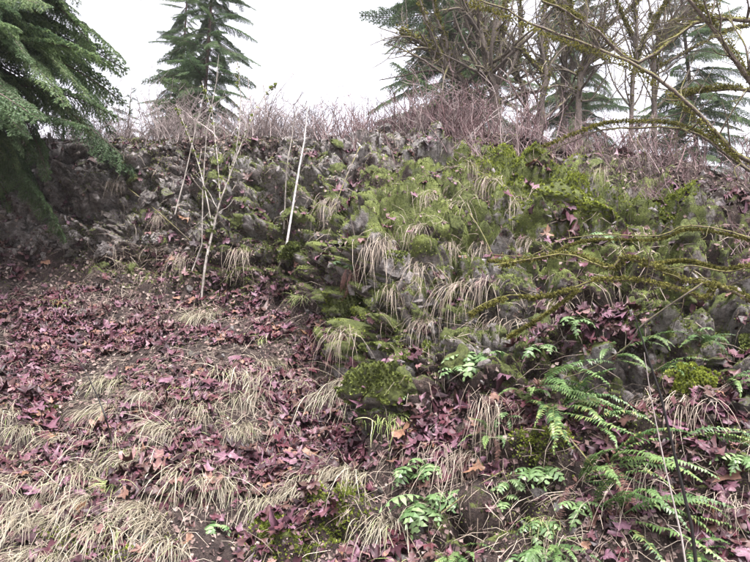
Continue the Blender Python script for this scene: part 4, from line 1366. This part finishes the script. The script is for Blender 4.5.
# bare seedling in the tussocks at the left
maple("seedling", "small dark twiggy seedling among the straw tussocks", "shrub", hit(112, 440)[0], [(np.array([hit(112, 440)[0], *px([(108, 425), (98, 400), (86, 378), (72, 360)], 5.4)]), 0.008)], 'stem_dark', 2, 1.6, 0.3, 91, None, 0, part0="stem")
# red-leaved bramble patches
for q, (c, r, s, lab) in enumerate([(90, 315, .42, "low bramble with reddish canes at the top of the leafy slope"), (130, 322, .40, "red-brown bramble below the mossy cliff foot"), (245, 330, .28, "small reddish bramble where leaves lie thick")]):
    p, n, sn = hit(c, r)
    tag(obj("bramble", SH['red'][q], None, mat44(rotmats(1, np.array([q * 1.3]), np.array([.3]), np.array([.1]))[0] * s, p)), lab, "shrub")
# fallen sticks on the slope
for q, (a, b, r0, lab) in enumerate([((20, 300), (75, 330), .010, "dead stick lying across the top of the leafy slope"), ((350, 220), (365, 290), .006, "fine dead stick hanging down the mossy outcrop"),
                                     ((250, 470), (285, 450), .008, "short brown stick in the leaf drift below the outcrop"), ((440, 510), (500, 470), .007, "dead twig slanting beside the large bright clump"),
                                     ((570, 440), (625, 520), .007, "dark dead stick slanting through the sword ferns"), ((130, 190), (190, 240), .010, "grey dead stick leaning on the cliff"),
                                     ((470, 215), (495, 260), .008, "dark dead twig on the upper outcrop"), ((360, 150), (330, 215), .009, "grey dead stick on the upper mossy face")]):
    pts = np.array([hit(a[0] + (b[0] - a[0]) * t, a[1] + (b[1] - a[1]) * t)[0] for t in (0, .33, .66, 1)])
    pts[:, 1] -= 0.05
    pts[1:3] = pts[[0]] + (pts[[3]] - pts[[0]]) * np.array([[.35], [.68]]) + np.array([0, -.03, .02])
    p = Parts()
    p.tube(smooth_path(pts, 12), np.linspace(r0, r0 * .5, 12), 5, 0.3)
    tag(obj("fallen_stick", p.mesh("fallen_stick", MAT['bark_maple'])), lab, "stick")

# ------------------------------------------------------------------ thin haze volume added in place of lens glare over the trees
hx, z0, z1 = 108.0, -1.2, 29.0
hv = np.array([[x, y, z] for z in (z0, z1) for y in (-hx, hx) for x in (-hx, hx)], float)
hq = [[0, 2, 3, 1], [4, 5, 7, 6], [0, 1, 5, 4], [2, 6, 7, 3], [0, 4, 6, 2], [1, 3, 7, 5]]
hm = bpy.data.materials.new("glare_haze")
hm.use_nodes = True
ht = hm.node_tree
ht.nodes.remove(ht.nodes["Principled BSDF"])
pv = ht.nodes.new("ShaderNodeVolumePrincipled")
pv.inputs["Color"].default_value = (0.96, 0.96, 0.98, 1)
pv.inputs["Density"].default_value = 0.0006
pv.inputs["Anisotropy"].default_value = 0.2
ht.links.new(pv.outputs[0], ht.nodes["Material Output"].inputs["Volume"])
tag(obj("haze", mesh("haze", hv, None, hq, hm, None, False)), "thin pale haze added over the whole hillside in place of lens glare", "haze", None, "stuff")
